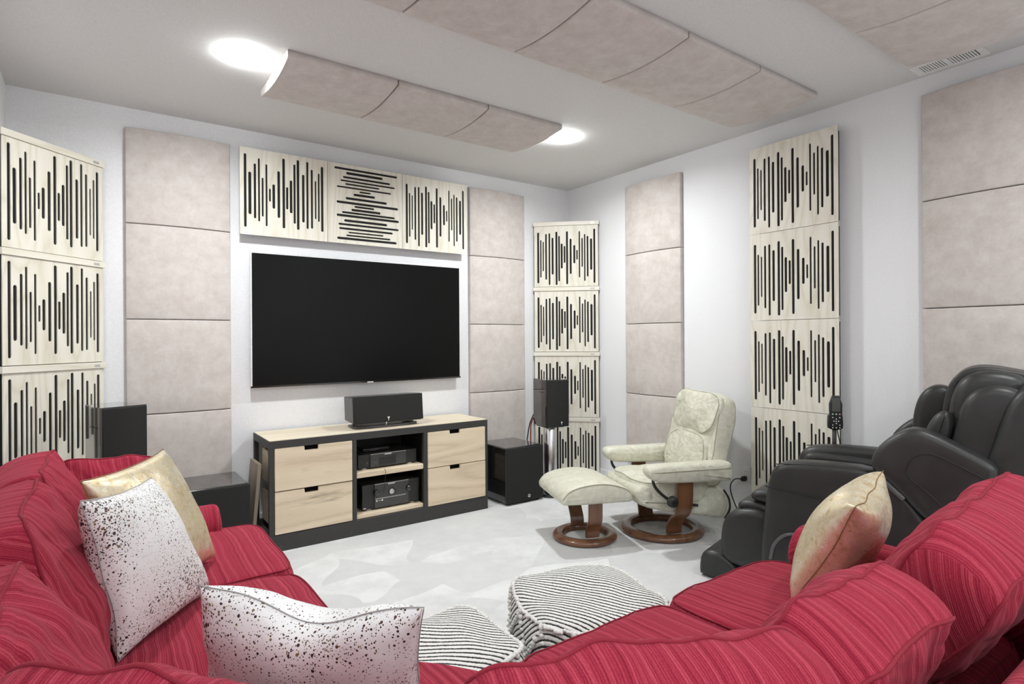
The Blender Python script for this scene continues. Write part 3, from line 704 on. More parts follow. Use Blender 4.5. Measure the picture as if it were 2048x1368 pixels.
# ------------------------------------------------------------------ hi-fi gear on the console shelves
def gear(name, label, cat, x0, x1, z0, z1, y0, player):
    w, h = x1 - x0, z1 - z0
    g = thing(name, label, cat, (x0 + w / 2, y0, z0), 0)
    hw = w / 2
    box('chassis', (-hw + 0.004, 0.012, 0.010), (hw - 0.004, 0.32, h - 0.003), 'gear_black', g, bevel=0.002)
    for s in (-1, 1):
        rprism('side_cheek', [(s * hw, 0.010), (s * hw, h), (s * (hw - 0.09), h), (s * (hw - 0.09), 0.010)], -0.002, 0.014, 0.004, 'gear_black', g, it=0)
        for yy in (0.03, 0.28): lathe('foot', [(0, 0), (0.024, 0), (0.026, 0.003), (0.026, 0.009), (0.02, 0.011), (0, 0.011)], 'silver', g, 20, loc=(s * (hw - 0.05), yy, 0))
    box('fascia', (-hw + 0.088, -0.010, 0.012), (hw - 0.088, 0.012, h - 0.002), 'gear_plate', g, bevel=0.003)
    box('fascia_edge', (-hw + 0.088, -0.011, h - 0.0035), (hw - 0.088, 0.0, h - 0.0005), 'silver', g, bevel=0.0005)
    box('logo_bar', (-0.030, -0.0115, h - 0.013), (0.022, -0.0095, h - 0.007), 'logo_white', g, bevel=0)
    if player:
        box('display_window', (-0.075, -0.0115, 0.022), (0.058, -0.0095, h - 0.030), 'gear_black', g, bevel=0.001)
        box('disc_tray', (-0.062, -0.0125, h - 0.030), (0.058, -0.0105, h - 0.020), 'gloss_black', g, bevel=0.0005)
        for k in range(3):
            lathe('button', [(0, 0.004), (0.004, 0.003), (0.005, 0)], 'gloss_black', g, 12, axis='Y', loc=(-0.098, -0.0095, 0.025 + k * 0.018))
        lathe('power_button', [(0, 0.006), (0.006, 0.005), (0.008, 0)], 'plastic_black', g, 14, axis='Y', loc=(-hw + 0.068, -0.001, 0.028))
        box('standby_light', (-hw + 0.065, -0.003, 0.044), (-hw + 0.070, -0.001, 0.049), 'led_red', g, bevel=0)
    else:
        for x in (-hw + 0.088, hw - 0.088):
            kx = x + (0.012 if x < 0 else -0.002)
            lathe('knob', [(0, 0.026), (0.017, 0.025), (0.021, 0.020), (0.022, 0.0)], 'gloss_black', g, 28, axis='Y', loc=(kx, -0.008, h * 0.67))
        lathe('porthole_ring', [(0.021, 0.004), (0.027, 0.003), (0.029, 0.0)], 'gear_black', g, 32, axis='Y', loc=(0, -0.0095, h * 0.62))
        lathe('porthole', [(0, 0.003), (0.021, 0.002), (0.022, 0)], 'silver', g, 32, axis='Y', loc=(0, -0.0095, h * 0.62))
        box('flap_edge', (-hw + 0.092, -0.0115, h * 0.415), (hw - 0.11, -0.0095, h * 0.435), 'silver', g, bevel=0)
        for k in range(2): lathe('badge', [(0, 0.002), (0.006, 0.0015), (0.007, 0)], 'logo_white', g, 14, axis='Y', loc=(-0.115 + 0.040 * k, -0.0095, h * 0.345))
        box('badge_bar', (-0.100, -0.0112, h * 0.335), (-0.088, -0.0095, h * 0.355), 'logo_white', g, bevel=0)
        lathe('power_button', [(0, 0.006), (0.006, 0.005), (0.008, 0)], 'plastic_black', g, 14, axis='Y', loc=(-hw + 0.07, -0.001, 0.03))
        box('sticker', (-hw + 0.006, -0.003, 0.018), (-hw + 0.026, -0.0018, 0.023), 'logo_white', g, bevel=0)
    return g
gear('disc_player', 'black disc player on the middle console shelf', 'disc player', 1.467, 1.915, 0.4285, 0.534, 3.905, True)
gear('av_receiver', 'black receiver with round porthole on the lowest console shelf', 'receiver', 1.497, 1.935, 0.1365, 0.318, 3.905, False)
# small dark boxes and plugs at the back of the upper bay
t2 = thing('media_box', 'small black box on top of the disc player', 'media box', (1.64, 4.05, 0.5345), 0)
box('case', (-0.10, -0.06, 0.0), (0.10, 0.06, 0.022), 'gloss_black', t2, bevel=0.004)
box('light_strip', (-0.05, -0.0612, 0.010), (0.02, -0.0598, 0.013), 'satin_grey', t2, bevel=0)
o = tube('hifi_cable', smooth_path([(1.640, 3.900, 0.425), (1.641, 3.838, 0.424), (1.642, 3.836, 0.39), (1.643, 3.85, 0.345), (1.650, 3.872, 0.302), (1.652, 3.890, 0.262), (1.653, 3.894, 0.245)], 5), 0.0015, 'plastic_black', None, 6)
tag(o, 'thin black cable hanging in front of the receiver', 'cable')

# ------------------------------------------------------------------ loudspeakers
def y_logo(parent, loc, s=0.010):
    bm = bmesh.new()
    P = [(-s, s), (s, s), (0.25 * s, -0.1 * s), (0.12 * s, -1.5 * s), (-0.12 * s, -1.5 * s), (-0.25 * s, -0.1 * s)]
    A = [bm.verts.new((p[0], 0, p[1])) for p in P]; Bv = [bm.verts.new((p[0], 0.0015, p[1])) for p in P]
    bm.faces.new(A); bm.faces.new(list(reversed(Bv)))
    for i in range(6): j = (i + 1) % 6; bm.faces.new((A[i], Bv[i], Bv[j], A[j]))
    return link('logo', mesh_of(bm), 'logo_white', parent, loc=loc)
# centre speaker, tipped back on its foot plate
t = thing('centre_speaker', 'wide charcoal centre speaker on top of the console', 'speaker', (1.715, 3.93, 0.707), 0)
rprism('foot_plate', [(-0.255, 0.02), (0.245, 0.0), (0.24, 0.21), (-0.235, 0.24)], 0.0, 0.018, 0.006, 'satin_grey', t, it=1, plane='XY')
for x in (-0.2, 0.19): box('foot_block', (x - 0.012, 0.03, 0.016), (x + 0.012, 0.18, 0.04), 'plastic_black', t, bevel=0.003)
cab = rprism('cabinet', [(0.0, 0.0), (0.20, 0.012), (0.215, 0.185), (0.018, 0.198)], -0.262, 0.262, 0.012, 'satin_grey', t, it=0, plane='YZ', loc=(0, 0.0, 0.036))
gr = rprism('grille', [(-0.268, 0.004), (0.268, 0.004), (0.268, 0.196), (-0.268, 0.196)], -0.012, 0.010, 0.008, 'grille', t, it=0, loc=(0, 0.0, 0.036), rot=(math.radians(-5), 0, 0))
y_logo(t, (-0.012, -0.0145, 0.068), 0.011)
# bracket under the logo
tube('badge_stand', [(-0.035, -0.02, 0.024), (-0.032, -0.024, 0.045)], 0.0035, 'silver', t)

def stand_speaker(x, y, label, slab, turn):
    g = thing('speaker_stand', slab, 'speaker stand', (x, y, 0), turn, 'speaker stands')
    lathe('base', [(0, 0), (0.112, 0), (0.115, 0.004), (0.115, 0.022), (0.111, 0.026), (0, 0.026)], 'gloss_black', g, 48)
    lathe('column', [(0.056, 0.026), (0.057, 0.03), (0.057, 0.585), (0.055, 0.588), (0, 0.588)], 'chrome', g, 48)
    box('top_plate', (-0.085, -0.09, 0.588), (0.085, 0.09, 0.598), 'gloss_black', g, bevel=0.002)
    for k in range(3): lathe('bolt', [(0, 0.010), (0.007, 0.009), (0.008, 0)], 'chrome', g, 12, loc=(0.09 * math.cos(2.2 + k * 2.1), 0.09 * math.sin(2.2 + k * 2.1), 0.026))
    s = thing('bookshelf_speaker', label, 'speaker', (x, y, 0.5985), turn, 'bookshelf speakers on stands')
    # cabinet narrows to the rear; bowed front
    P = [(-0.111, -0.12), (-0.106, -0.132), (0.106, -0.132), (0.111, -0.12), (0.112, -0.05), (0.085, 0.145), (0.07, 0.155), (-0.07, 0.155), (-0.085, 0.145), (-0.112, -0.05)]
    prism('cabinet', P, 0.0, 0.398, 'gloss_black', s, plane='XY', bevel=0.003)
    Q = [(-0.104, -0.1325)] + [(-0.104 + 0.208 * i / 8, -0.1325 - 0.018 * math.sin(PI * i / 8) - 0.005) for i in range(9)] + [(0.104, -0.1325)]
    prism('grille', Q, 0.006, 0.388, 'grille', s, plane='XY', bevel=0)
    y_logo(s, (0.024, -0.1560, 0.036), 0.0095)
    box('side_seam', (-0.1135, -0.09, 0.290), (-0.1100, 0.0, 0.293), 'dark_hole', s, bevel=0)
    return s
stand_speaker(3.158, 3.86, 'black bookshelf speaker on a stand beside the right subwoofer', 'chrome column stand under the right bookshelf speaker', math.radians(-10))
stand_speaker(0.07, 3.82, 'black bookshelf speaker behind the left arm of the red sofa', 'column stand hidden under the left bookshelf speaker', math.radians(20))
o = tube('speaker_cable', smooth_path([(3.135, 4.03, 0.68), (3.10, 4.05, 0.60), (3.10, 4.06, 0.50), (3.105, 4.07, 0.30), (3.10, 4.12, 0.006), (3.06, 4.25, 0.006)], 6), 0.006, 'cable_red', None, 8)
tag(o, 'dark red speaker cable dropping behind the right speaker stand', 'cable')
o = tube('speaker_cable', smooth_path([(3.12, 4.03, 0.69), (3.085, 4.05, 0.60), (3.075, 4.08, 0.45), (3.075, 4.12, 0.25), (3.07, 4.17, 0.006), (3.05, 4.29, 0.006)], 6), 0.005, 'plastic_black', None, 8)
tag(o, 'black speaker cable dropping behind the right speaker stand', 'cable')
def subwoofer(x0, x1, y0, label):
    w = x1 - x0
    s = thing('subwoofer', label, 'subwoofer', (x0 + w / 2, y0, 0), 0, 'subwoofers beside the console')
    hw = w / 2
    for a in (-1, 1):
        for b_ in (0.05, 0.38): lathe('foot', [(0, 0), (0.02, 0), (0.022, 0.004), (0.02, 0.012), (0, 0.012)], 'plastic_black', s, 16, loc=(a * (hw - 0.04), b_, 0))
    box('cabinet', (-hw + 0.003, 0.022, 0.012), (hw - 0.003, 0.43, 0.462), 'gloss_black', s, bevel=0.012, seg=3)
    box('grille', (-hw, 0.0, 0.014), (hw, 0.021, 0.460), 'grille', s, bevel=0.009, seg=3)
    lathe('badge', [(0, 0.003), (0.012, 0.0025), (0.014, 0)], 'chrome', s, 24, axis='Y', loc=(0.035, 0.0, 0.055))
    for k in range(3):
        an = PI / 2 + k * 2 * PI / 3
        box('badge_mark', (-0.0014, -0.0045, -0.001), (0.0014, -0.003, 0.010), 'plastic_black', s, bevel=0, loc=(0.035, 0.0005, 0.055), rot=(0, an, 0))
    return s
subwoofer(2.650, 3.024, 3.785, 'black subwoofer to the right of the console')
subwoofer(0.385, 0.757, 3.832, 'black subwoofer between the sofa arm and the console')

# ------------------------------------------------------------------ wall outlet and power cord
t = thing('electrical_outlet', 'white wall outlet beside the slotted strip with a black plug', 'outlet', (XR, 2.405, 0.297), 0)
box('cover_plate', (-0.006, -0.036, 0.0), (-0.0005, 0.036, 0.117), 'plastic_white', t, bevel=0.002)
for z in (0.035, 0.082):
    box('socket', (-0.0075, -0.016, z - 0.014), (-0.0055, 0.016, z + 0.014), 'trim_paint', t, bevel=0.001)
    for yy in (-0.007, 0.006): box('slot', (-0.0080, yy, z - 0.005), (-0.0070, yy + 0.002, z + 0.006), 'dark_hole', t, bevel=0)
t = thing('power_cord', 'black power cord hanging from the wall outlet to the floor', 'cord', (XR - 0.01, 2.405, 0.332), 0)
rprism('plug', [(-0.05, -0.014), (-0.03, -0.018), (0.0, -0.018), (0.0, 0.018), (-0.03, 0.018), (-0.05, 0.012)], -0.013, 0.013, 0.006, 'plastic_black', t, it=1)
tube('cable', smooth_path([(-0.045, 0.0, 0.0), (-0.09, 0.03, 0.0), (-0.12, 0.045, -0.05), (-0.11, 0.03, -0.14), (-0.10, -0.02, -0.25), (-0.11, -0.06, -0.325), (-0.2, -0.12, -0.327)], 7), 0.0045, 'plastic_black', t)

# ------------------------------------------------------------------ red sectional sofa
sofa = thing('sectional_sofa', 'red corduroy corner sofa along the left wall and the near side', 'sofa', (0.6, 0.6, 0), 0)
def sf(o): place(o, o.matrix_basis.copy(), sofa); return o
sf(rprism('base', [(-0.395, 0.24), (2.30, 0.24), (2.30, 1.19), (0.86, 1.19), (0.53, 1.50), (0.53, 3.0), (-0.395, 3.0)], 0.03, 0.31, 0.02, 'red_corduroy', it=0, plane='XY'))
sf(box('backrest', (-0.395, 0.2, 0.30), (-0.25, 3.04, 0.74), 'red_corduroy', bevel=0.05, seg=4, smooth=True))
sf(box('backrest', (-0.25, 0.19, 0.30), (2.33, 0.37, 0.70), 'red_corduroy', bevel=0.06, seg=4, smooth=True))
def roll_arm(prof_c, r, a0, a1, plane):
    cx, cz = prof_c
    P = [(cx - r * 0.75, 0.05), (cx + r * 0.75, 0.05), (cx + r * 0.75, cz - r * 0.6)] + [(cx + r * math.cos(x), cz + r * math.sin(x)) for x in [(-0.4 + k * 0.36) for k in range(12)]] + [(cx - r * 0.75, cz - r * 0.6)]
    o = rprism('arm', P, a0, a1, 0.025, 'red_corduroy', it=1, plane=plane, puff=0.012)
    return sf(o)
roll_arm((2.255, 0.50), 0.105, 0.26, 1.205, 'XZ')
roll_arm((3.00, 0.475), 0.105, -0.36, 0.455, 'YZ')
def seat(x0, y0, x1, y1, seed, z=0.392, t=0.15):
    return cushion('seat_cushion', [(x0, y1, z), (x1, y1, z), (x1, y0, z), (x0, y0, z)], t, 'red_corduroy', 'red_piping', sofa, bulge=0.030, wr=0.006, seed=seed, sq=9, pipe=0.0028)
seat(-0.12, 2.285, 0.615, 2.98, 1); seat(-0.12, 1.58, 0.605, 2.275, 2)
seat(0.885, 0.50, 1.515, 1.275, 3); seat(1.525, 0.50, 2.16, 1.285, 4)
o = sf(rprism('seat_cushion', [(-0.2, 0.45), (0.4, 0.45), (0.875, 0.45), (0.875, 1.0), (0.875, 1.275), (0.60, 1.57), (0.3, 1.57), (-0.2, 1.57), (-0.2, 1.0)], 0.31, 0.470, 0.035, 'red_corduroy', it=2, plane='XY', puff=0.02))
# back cushions
def backc(c4, t, seed, bulge=0.065, wr=0.023, sag=0.0):
    return cushion('back_cushion', c4, t, 'red_corduroy', 'red_piping', sofa, bulge=bulge, wr=wr, seed=seed, sag=sag, boxing=0.085, n=42, crease=0.011)
backc([(-0.15, 2.97, 0.835), (0.20, 3.03, 0.82), (0.24, 2.86, 0.47), (-0.10, 2.80, 0.47)], 0.13, 11)
backc([(-0.22, 2.35, 0.90), (-0.22, 2.90, 0.90), (-0.06, 2.92, 0.47), (-0.06, 2.30, 0.47)], 0.15, 12)
backc([(-0.225, 1.68, 0.91), (-0.225, 2.24, 0.91), (-0.05, 2.26, 0.47), (-0.05, 1.64, 0.47)], 0.16, 13)
backc([(-0.215, 1.12, 0.84), (-0.215, 1.60, 0.86), (-0.04, 1.60, 0.47), (-0.04, 1.10, 0.47)], 0.16, 14)
backc([(-0.17, 1.05, 0.84), (0.23, 0.74, 0.80), (0.38, 0.95, 0.47), (-0.05, 1.25, 0.47)], 0.15, 15)
backc([(0.40, 0.66, 0.83), (1.00, 0.475, 0.80), (1.04, 0.70, 0.47), (0.50, 0.80, 0.47)], 0.15, 16)
backc([(1.02, 0.515, 0.79), (1.49, 0.515, 0.80), (1.50, 0.70, 0.47), (1.04, 0.70, 0.47)], 0.15, 17)
backc([(1.56, 0.455, 0.845), (2.28, 0.47, 0.90), (2.22, 0.70, 0.55), (1.56, 0.68, 0.47)], 0.16, 18)

# ------------------------------------------------------------------ throw pillows
pillow('throw_pillow', [(-0.033, 1.80, 0.945), (0.137, 2.25, 0.89), (0.298, 2.20, 0.490), (0.043, 1.84, 0.500)], 0.17, 'speckled_hide', 'white_seam', 'white speckled pillow leaning on the left back cushions before the gold one', 21, group='throw pillows on the sofa')
pillow('throw_pillow', [(-0.045, 2.12, 0.931), (0.205, 2.60, 0.926), (0.365, 2.50, 0.505), (0.10, 2.12, 0.50)], 0.16, 'gold_foil', 'gold_seam', 'gold foil pillow behind the white speckled one on the left', 22, group='throw pillows on the sofa')
pillow('throw_pillow', [(0.161, 1.315, 0.85), (0.483, 0.958, 0.85), (0.56, 1.09, 0.490), (0.20, 1.45, 0.490)], 0.16, 'speckled_hide', 'white_seam', 'white speckled pillow in the sofa corner nearest the camera', 23, group='throw pillows on the sofa', dent=0.048)
pillow('throw_pillow', [(1.74, 0.76, 0.86), (2.16, 0.86, 0.885), (2.29, 1.09, 0.485), (1.79, 0.985, 0.485)], 0.21, 'gold_foil', 'gold_seam', 'gold foil pillow on the right end of the sofa', 24, group='throw pillows on the sofa')

# ------------------------------------------------------------------ woven poufs
def pouf(x, y, rotz, w, h, seed, label):
    t = thing('woven_pouf', label, 'pouf', (x, y, 0), rotz, 'woven floor poufs')
    n = 16; bm = bmesh.new(); key = {}
    def mp(a, b, c):
        m = max(abs(a), abs(b)); r = (abs(a) ** 4 + abs(b) ** 4) ** 0.25 if m else 1
        s = m / r if r else 1
        k = (0.90 + 0.13 * math.sqrt(max(0, 1 - c * c * 0.98)))
        px, py = a * s * k * w / 2, b * s * k * w / 2
        top = 0.022 * ((1 - a * a) * (1 - b * b)) ** 0.7 if m < 1 else 0
        z = h / 2 + c * (h / 2 - 0.035) + (top if c > 0 else 0) * max(0, c) - (0.03 * (1 - m ** 4) if c < 0 else 0) * 0
        s1 = noise.noise(Vector((px * 6 + seed, py * 6, z * 6)))
        return Vector((px + 0.014 * s1, py + 0.014 * s1, max(0.002, z + (0.016 * s1 if c > -0.9 else 0) - (0.035 if c < -0.95 else 0))))
    def vert(a, b, c):
        kk = (round(a, 4), round(b, 4), round(c, 4))
        if kk not in key: key[kk] = bm.verts.new(mp(a, b, c))
        return key[kk]
    g = [-1 + 2 * i / n for i in range(n + 1)]
    for i in range(n):
        for j in range(n):
            for s in (-1, 1):
                bm.faces.new((vert(g[i], g[j], s), vert(g[i + 1], g[j], s), vert(g[i + 1], g[j + 1], s), vert(g[i], g[j + 1], s)))
                bm.faces.new((vert(g[i], s, g[j]), vert(g[i + 1], s, g[j]), vert(g[i + 1], s, g[j + 1]), vert(g[i], s, g[j + 1])))
                bm.faces.new((vert(s, g[i], g[j]), vert(s, g[i + 1], g[j]), vert(s, g[i + 1], g[j + 1]), vert(s, g[i], g[j + 1])))
    o = link('cover', mesh_of(bm), 'striped_weave', t, smooth=True)
    ss = o.modifiers.new('round', 'SUBSURF'); ss.levels = 1; ss.render_levels = 1
    # knotted white braid: rim and diamonds on the sides, as little yarn knots
    bmb = bmesh.new(); rnd = random.Random(seed)
    def knot(p, r):
        bmesh.ops.create_icosphere(bmb, subdivisions=1, radius=r, matrix=Matrix.Translation(p) @ Matrix.Diagonal((1, 1, 0.8, 1)))
    def outp(side, s_, c):
        a, b = ((s_, -1), (1, s_), (-s_, 1), (-1, -s_))[side]
        p = mp(a, b, c); q = mp(a * 1.02, b * 1.02, c); return p + (q - p).normalized() * 0.004
    for side in range(4):
        for k in range(34): knot(outp(side, -1 + 2 * k / 34, 0.93 + rnd.uniform(-0.02, 0.02)), rnd.uniform(0.007, 0.011))
        for d in range(3):
            for k in range(16):
                f_ = k / 15
                for sg in (-1, 1):
                    s_ = -0.66 + d * 0.66 + sg * 0.33 * (1 - abs(2 * f_ - 1)) if True else 0
                    knot(outp(side, max(-1, min(1, s_)), 0.9 - 1.5 * f_), rnd.uniform(0.008, 0.013))
    br = link('knotted_braid', mesh_of(bmb), 'yarn_white', t, smooth=True); br['kind'] = 'stuff'
    return t
pouf(0.92, 1.695, 0.10, 0.46, 0.375, 3, 'black and white striped pouf nearer the left seat of the sofa')
pouf(1.490, 1.615, -0.30, 0.52, 0.42, 8, 'taller black and white striped pouf in front of the right seat')

# ------------------------------------------------------------------ cream recliner and footstool
def ring_base(t, R, r_in):
    lathe('ring_base', [(r_in, 0.004), (R - 0.012, 0.002), (R, 0.010), (R + 0.002, 0.022), (R - 0.008, 0.036), (R - 0.03, 0.045), (r_in + 0.02, 0.045), (r_in + 0.004, 0.036), (r_in, 0.02), (r_in, 0.004)], 'walnut', t, 64)
def strap_leg(t, path, w, th, mat='walnut'):
    """bent laminated board: path of (y, z) with its broad face looking sideways, width along x given per point"""
    pts = smooth_path([(0, y, z) for (y, z, x) in path], 6); xs = smooth_path([(x, 0, 0) for (y, z, x) in path], 6)
    bm = bmesh.new(); rows = []
    for i, p in enumerate(pts):
        tg = (pts[min(i + 1, len(pts) - 1)] - pts[max(i - 1, 0)]).normalized(); nn = Vector((0, -tg.z, tg.y))
        x = xs[i].x
        rows.append([bm.verts.new((x + dx, p.y + nn.y * dn, p.z + nn.z * dn)) for dx, dn in ((-w / 2, -th / 2), (w / 2, -th / 2), (w / 2, th / 2), (-w / 2, th / 2))])
    for A, Bv in zip(rows, rows[1:]):
        for k in range(4): bm.faces.new((A[k], A[(k + 1) % 4], Bv[(k + 1) % 4], Bv[k]))
    bm.faces.new(rows[0]); bm.faces.new(rows[-1])
    bmesh.ops.recalc_face_normals(bm, faces=bm.faces)
    es = [e for e in bm.edges if len(e.link_faces) == 2 and e.link_faces[0].normal.angle(e.link_faces[1].normal) > 1.0]
    bmesh.ops.bevel(bm, geom=es, offset=0.004, segments=2, affect='EDGES')
    return link('leg', mesh_of(bm), mat, t, smooth=False)
def soft(name, c4, t_, mat, parent, bulge, wr, seed, sq=4.0, pipe_mat=None, pipe=0.003, crease=0.008):
    """puffed leather cushion in a thing's own coordinates"""
    o = cushion(name, c4, t_, mat, pipe_mat or 'cream_stitch', None, bulge=bulge, wr=wr, seed=seed, sq=sq, pipe=pipe, n=44, crease=crease)
    o.parent = parent
    return o
RZ = math.radians(159)
rec = thing('recliner_chair', 'cream leather recliner on a round walnut ring base', 'recliner', (3.195, 2.685, 0), RZ)
ring_base(rec, 0.285, 0.205)
for s in (-1, 1):
    strap_leg(rec, [(s * 0.195, 0.045, 0.02), (s * 0.205, 0.10, 0.02), (s * 0.235, 0.155, 0.015), (s * 0.288, 0.20, 0.01), (s * 0.315, 0.27, 0.01), (s * 0.322, 0.36, 0.01), (s * 0.322, 0.44, 0.01)], 0.11, 0.022)
soft('seat', [(-0.26, 0.265, 0.325), (0.29, 0.265, 0.340), (0.29, -0.265, 0.340), (-0.26, -0.265, 0.325)], 0.13, 'cream_leather', rec, 0.035, 0.012, 31)
rprism('seat_front', [(0.16, 0.235), (0.27, 0.245), (0.315, 0.30), (0.32, 0.35), (0.29, 0.388), (0.16, 0.388)], -0.255, 0.255, 0.04, 'cream_leather', rec, it=2, puff=0.01)
rprism('seat_side', [(-0.33, 0.12), (-0.20, 0.15), (0.15, 0.215), (0.28, 0.255), (0.28, 0.32), (-0.28, 0.36), (-0.38, 0.28)], -0.262, 0.262, 0.03, 'cream_leather', rec, it=2, puff=0.0)
# backrest leans back; local frame along its slope
soft('backrest', [(-0.375, 0.275, 0.94), (-0.375, -0.275, 0.94), (-0.215, -0.285, 0.34), (-0.215, 0.285, 0.34)], 0.12, 'cream_leather', rec, 0.028, 0.016, 32, sq=5)
soft('headrest', [(-0.325, 0.262, 0.955), (-0.325, -0.262, 0.955), (-0.255, -0.262, 0.68), (-0.255, 0.262, 0.68)], 0.065, 'cream_leather', rec, 0.042, 0.022, 33, sq=4)
soft('lumbar_pad', [(-0.235, 0.225, 0.675), (-0.235, -0.225, 0.675), (-0.160, -0.24, 0.42), (-0.160, 0.24, 0.42)], 0.04, 'cream_leather', rec, 0.022, 0.014, 34, sq=4)
for s in (-1, 1):
    y0, y1 = (0.265, 0.385) if s > 0 else (-0.385, -0.265)
    ap = rprism('armrest', [(-0.305, 0.410), (-0.31, 0.43), (-0.312, 0.485), (-0.305, 0.528), (-0.26, 0.540), (0.0, 0.538), (0.22, 0.540), (0.275, 0.534), (0.295, 0.508), (0.29, 0.478), (0.255, 0.442), (0.2, 0.425), (0.0, 0.414), (-0.25, 0.408)], y0, y1, 0.035, 'cream_leather', rec, it=2, puff=0.006)
    tube('arm_stitch', smooth_path([(-0.285, (y1 if s > 0 else y0), 0.497), (0.0, (y1 + 0.006 if s > 0 else y0 - 0.006), 0.500), (0.25, (y1 if s > 0 else y0), 0.500), (0.278, (y0 + y1) / 2, 0.495)], 6), 0.004, 'cream_stitch', ap)
    tube('side_bar', smooth_path([(0.235, s * 0.315, 0.45), (0.228, s * 0.315, 0.41), (0.20, s * 0.312, 0.37), (0.15, s * 0.306, 0.325), (0.10, s * 0.300, 0.295), (0.03, s * 0.295, 0.27), (-0.10, s * 0.29, 0.245)], 6), 0.010, 'plastic_black', rec)
    lathe('recline_knob', [(0, 0.03), (0.012, 0.03), (0.034, 0.026), (0.036, 0.0)], 'plastic_black', rec, 28, axis='Y', loc=(0.115, s * 0.31 + (0.03 if s > 0 else 0), 0.30), rot=(0, 0, PI if s > 0 else 0))
    lathe('knob_cap', [(0, 0.006), (0.007, 0.005), (0.009, 0)], 'chrome', rec, 16, axis='Y', loc=(0.115, s * 0.342, 0.30), rot=(0, 0, PI if s > 0 else 0))
    tube('rear_strap', smooth_path([(-0.30, s * 0.285, 0.33), (-0.335, s * 0.29, 0.27), (-0.34, s * 0.29, 0.20), (-0.31, s * 0.28, 0.14)], 6), 0.007, 'plastic_black', rec)
st = thing('footstool', 'cream leather footstool on a walnut ring in front of the recliner', 'footstool', (2.662, 2.895, 0), RZ)
ring_base(st, 0.215, 0.145)
for s in (-1, 1):
    strap_leg(st, [(s * 0.135, 0.045, 0.0), (s * 0.14, 0.09, 0.0), (s * 0.16, 0.125, 0.0), (s * 0.185, 0.165, 0.0), (s * 0.19, 0.22, 0.0), (s * 0.19, 0.30, 0.0)], 0.095, 0.020)
rprism('underside', [(-0.20, 0.285), (0.20, 0.285), (0.22, 0.33), (-0.22, 0.33)], -0.235, 0.235, 0.02, 'cream_leather', st, it=1)
rprism('cushion', [(-0.235, 0.29), (-0.245, 0.33), (-0.20, 0.385), (-0.06, 0.425), (0.08, 0.425), (0.20, 0.395), (0.25, 0.345), (0.245, 0.30), (0.2, 0.292), (-0.2, 0.286)], -0.262, 0.262, 0.035, 'cream_leather', st, it=2, puff=0.006)
for s in (-1, 1):
    tube('edge_stitch', smooth_path([(-0.232, s * 0.250, 0.315), (-0.19, s * 0.252, 0.372), (-0.06, s * 0.253, 0.412), (0.08, s * 0.253, 0.412), (0.19, s * 0.252, 0.385), (0.24, s * 0.250, 0.335)], 6), 0.004, 'cream_stitch', st)

# ------------------------------------------------------------------ black massage chair (side profile in s = distance back, z)
MF = Vector((-0.25, 0.968)).normalized(); ML = Vector((-MF.y, MF.x)); P0 = Vector((2.68, 1.95))
mc = thing('massage_chair', 'black leather massage recliner tilted back beside the right wall', 'massage chair', (P0.x, P0.y, 0), math.atan2(-MF.y, -MF.x))
# local x = s (backwards), local y = towards the right wall side? keep w measured inwards from the near side
WS = 1 if (Vector((math.cos(math.atan2(-MF.y, -MF.x)), math.sin(math.atan2(-MF.y, -MF.x)))).orthogonal().dot(-ML)) > 0 else -1
def mp_(name, prof, w0, w1, r, mat='black_leather', it=2, puff=0.0, parent=mc):
    a, b = (w0, w1) if WS > 0 else (-w1, -w0)
    return rprism(name, prof, a, b, r, mat, parent, it=it, puff=puff)
def mt(name, pts, r, mat, parent=mc, seg=7):
    return tube(name, smooth_path([(s, WS * w, z) for s, w, z in pts], 6), r, mat, parent, seg)
W = 0.68
BODY = [(0.28, 0.06), (0.275, 0.25), (0.305, 0.50), (0.315, 0.60), (0.345, 0.69), (0.42, 0.722), (0.60, 0.735), (0.80, 0.735), (0.95, 0.60), (1.10, 0.30), (1.10, 0.06)]
mp_('side_body', BODY, 0.0, 0.13, 0.035)
mp_('side_body', BODY, W - 0.13, W, 0.035)
for w in (-0.001, W + 0.001):
    mt('seam', [(0.312, w, 0.585), (0.45, w - 0.001, 0.575), (0.63, w - 0.001, 0.560), (0.80, w, 0.53)], 0.0035, 'black_stitch')
    mt('seam', [(0.35, w + (0.012 if w < 0.1 else -0.012), 0.700), (0.45, w + (0.012 if w < 0.1 else -0.012), 0.712), (0.60, w + (0.012 if w < 0.1 else -0.012), 0.722), (0.76, w + (0.012 if w < 0.1 else -0.012), 0.722)], 0.0025, 'black_stitch')
mp_('seat', [(0.25, 0.30), (0.27, 0.46), (0.40, 0.50), (0.75, 0.46), (0.95, 0.42), (0.95, 0.20), (0.30, 0.2)], 0.13, W - 0.13, 0.03)
mp_('under_frame', [(0.30, 0.0), (1.15, 0.0), (1.15, 0.10), (0.30, 0.10)], 0.05, W - 0.05, 0.02, 'plastic_black', it=1)
mt('side_trim', [(0.335, -0.004, 0.22), (0.350, -0.004, 0.29), (0.39, -0.004, 0.345), (0.44, -0.004, 0.368), (0.50, -0.004, 0.37)], 0.009, 'satin_grey')
mt('arm_hinge', [(0.80, 0.01, 0.715), (0.85, 0.0, 0.665), (0.90, -0.003, 0.62)], 0.014, 'satin_grey')
# arm pads on the inner side
for a, b in ((0.115, 0.185), (W - 0.185, W - 0.115)):
    mp_('arm_pad', [(0.36, 0.60), (0.375, 0.675), (0.42, 0.690), (0.60, 0.690), (0.76, 0.680), (0.76, 0.60)], a, b, 0.025)
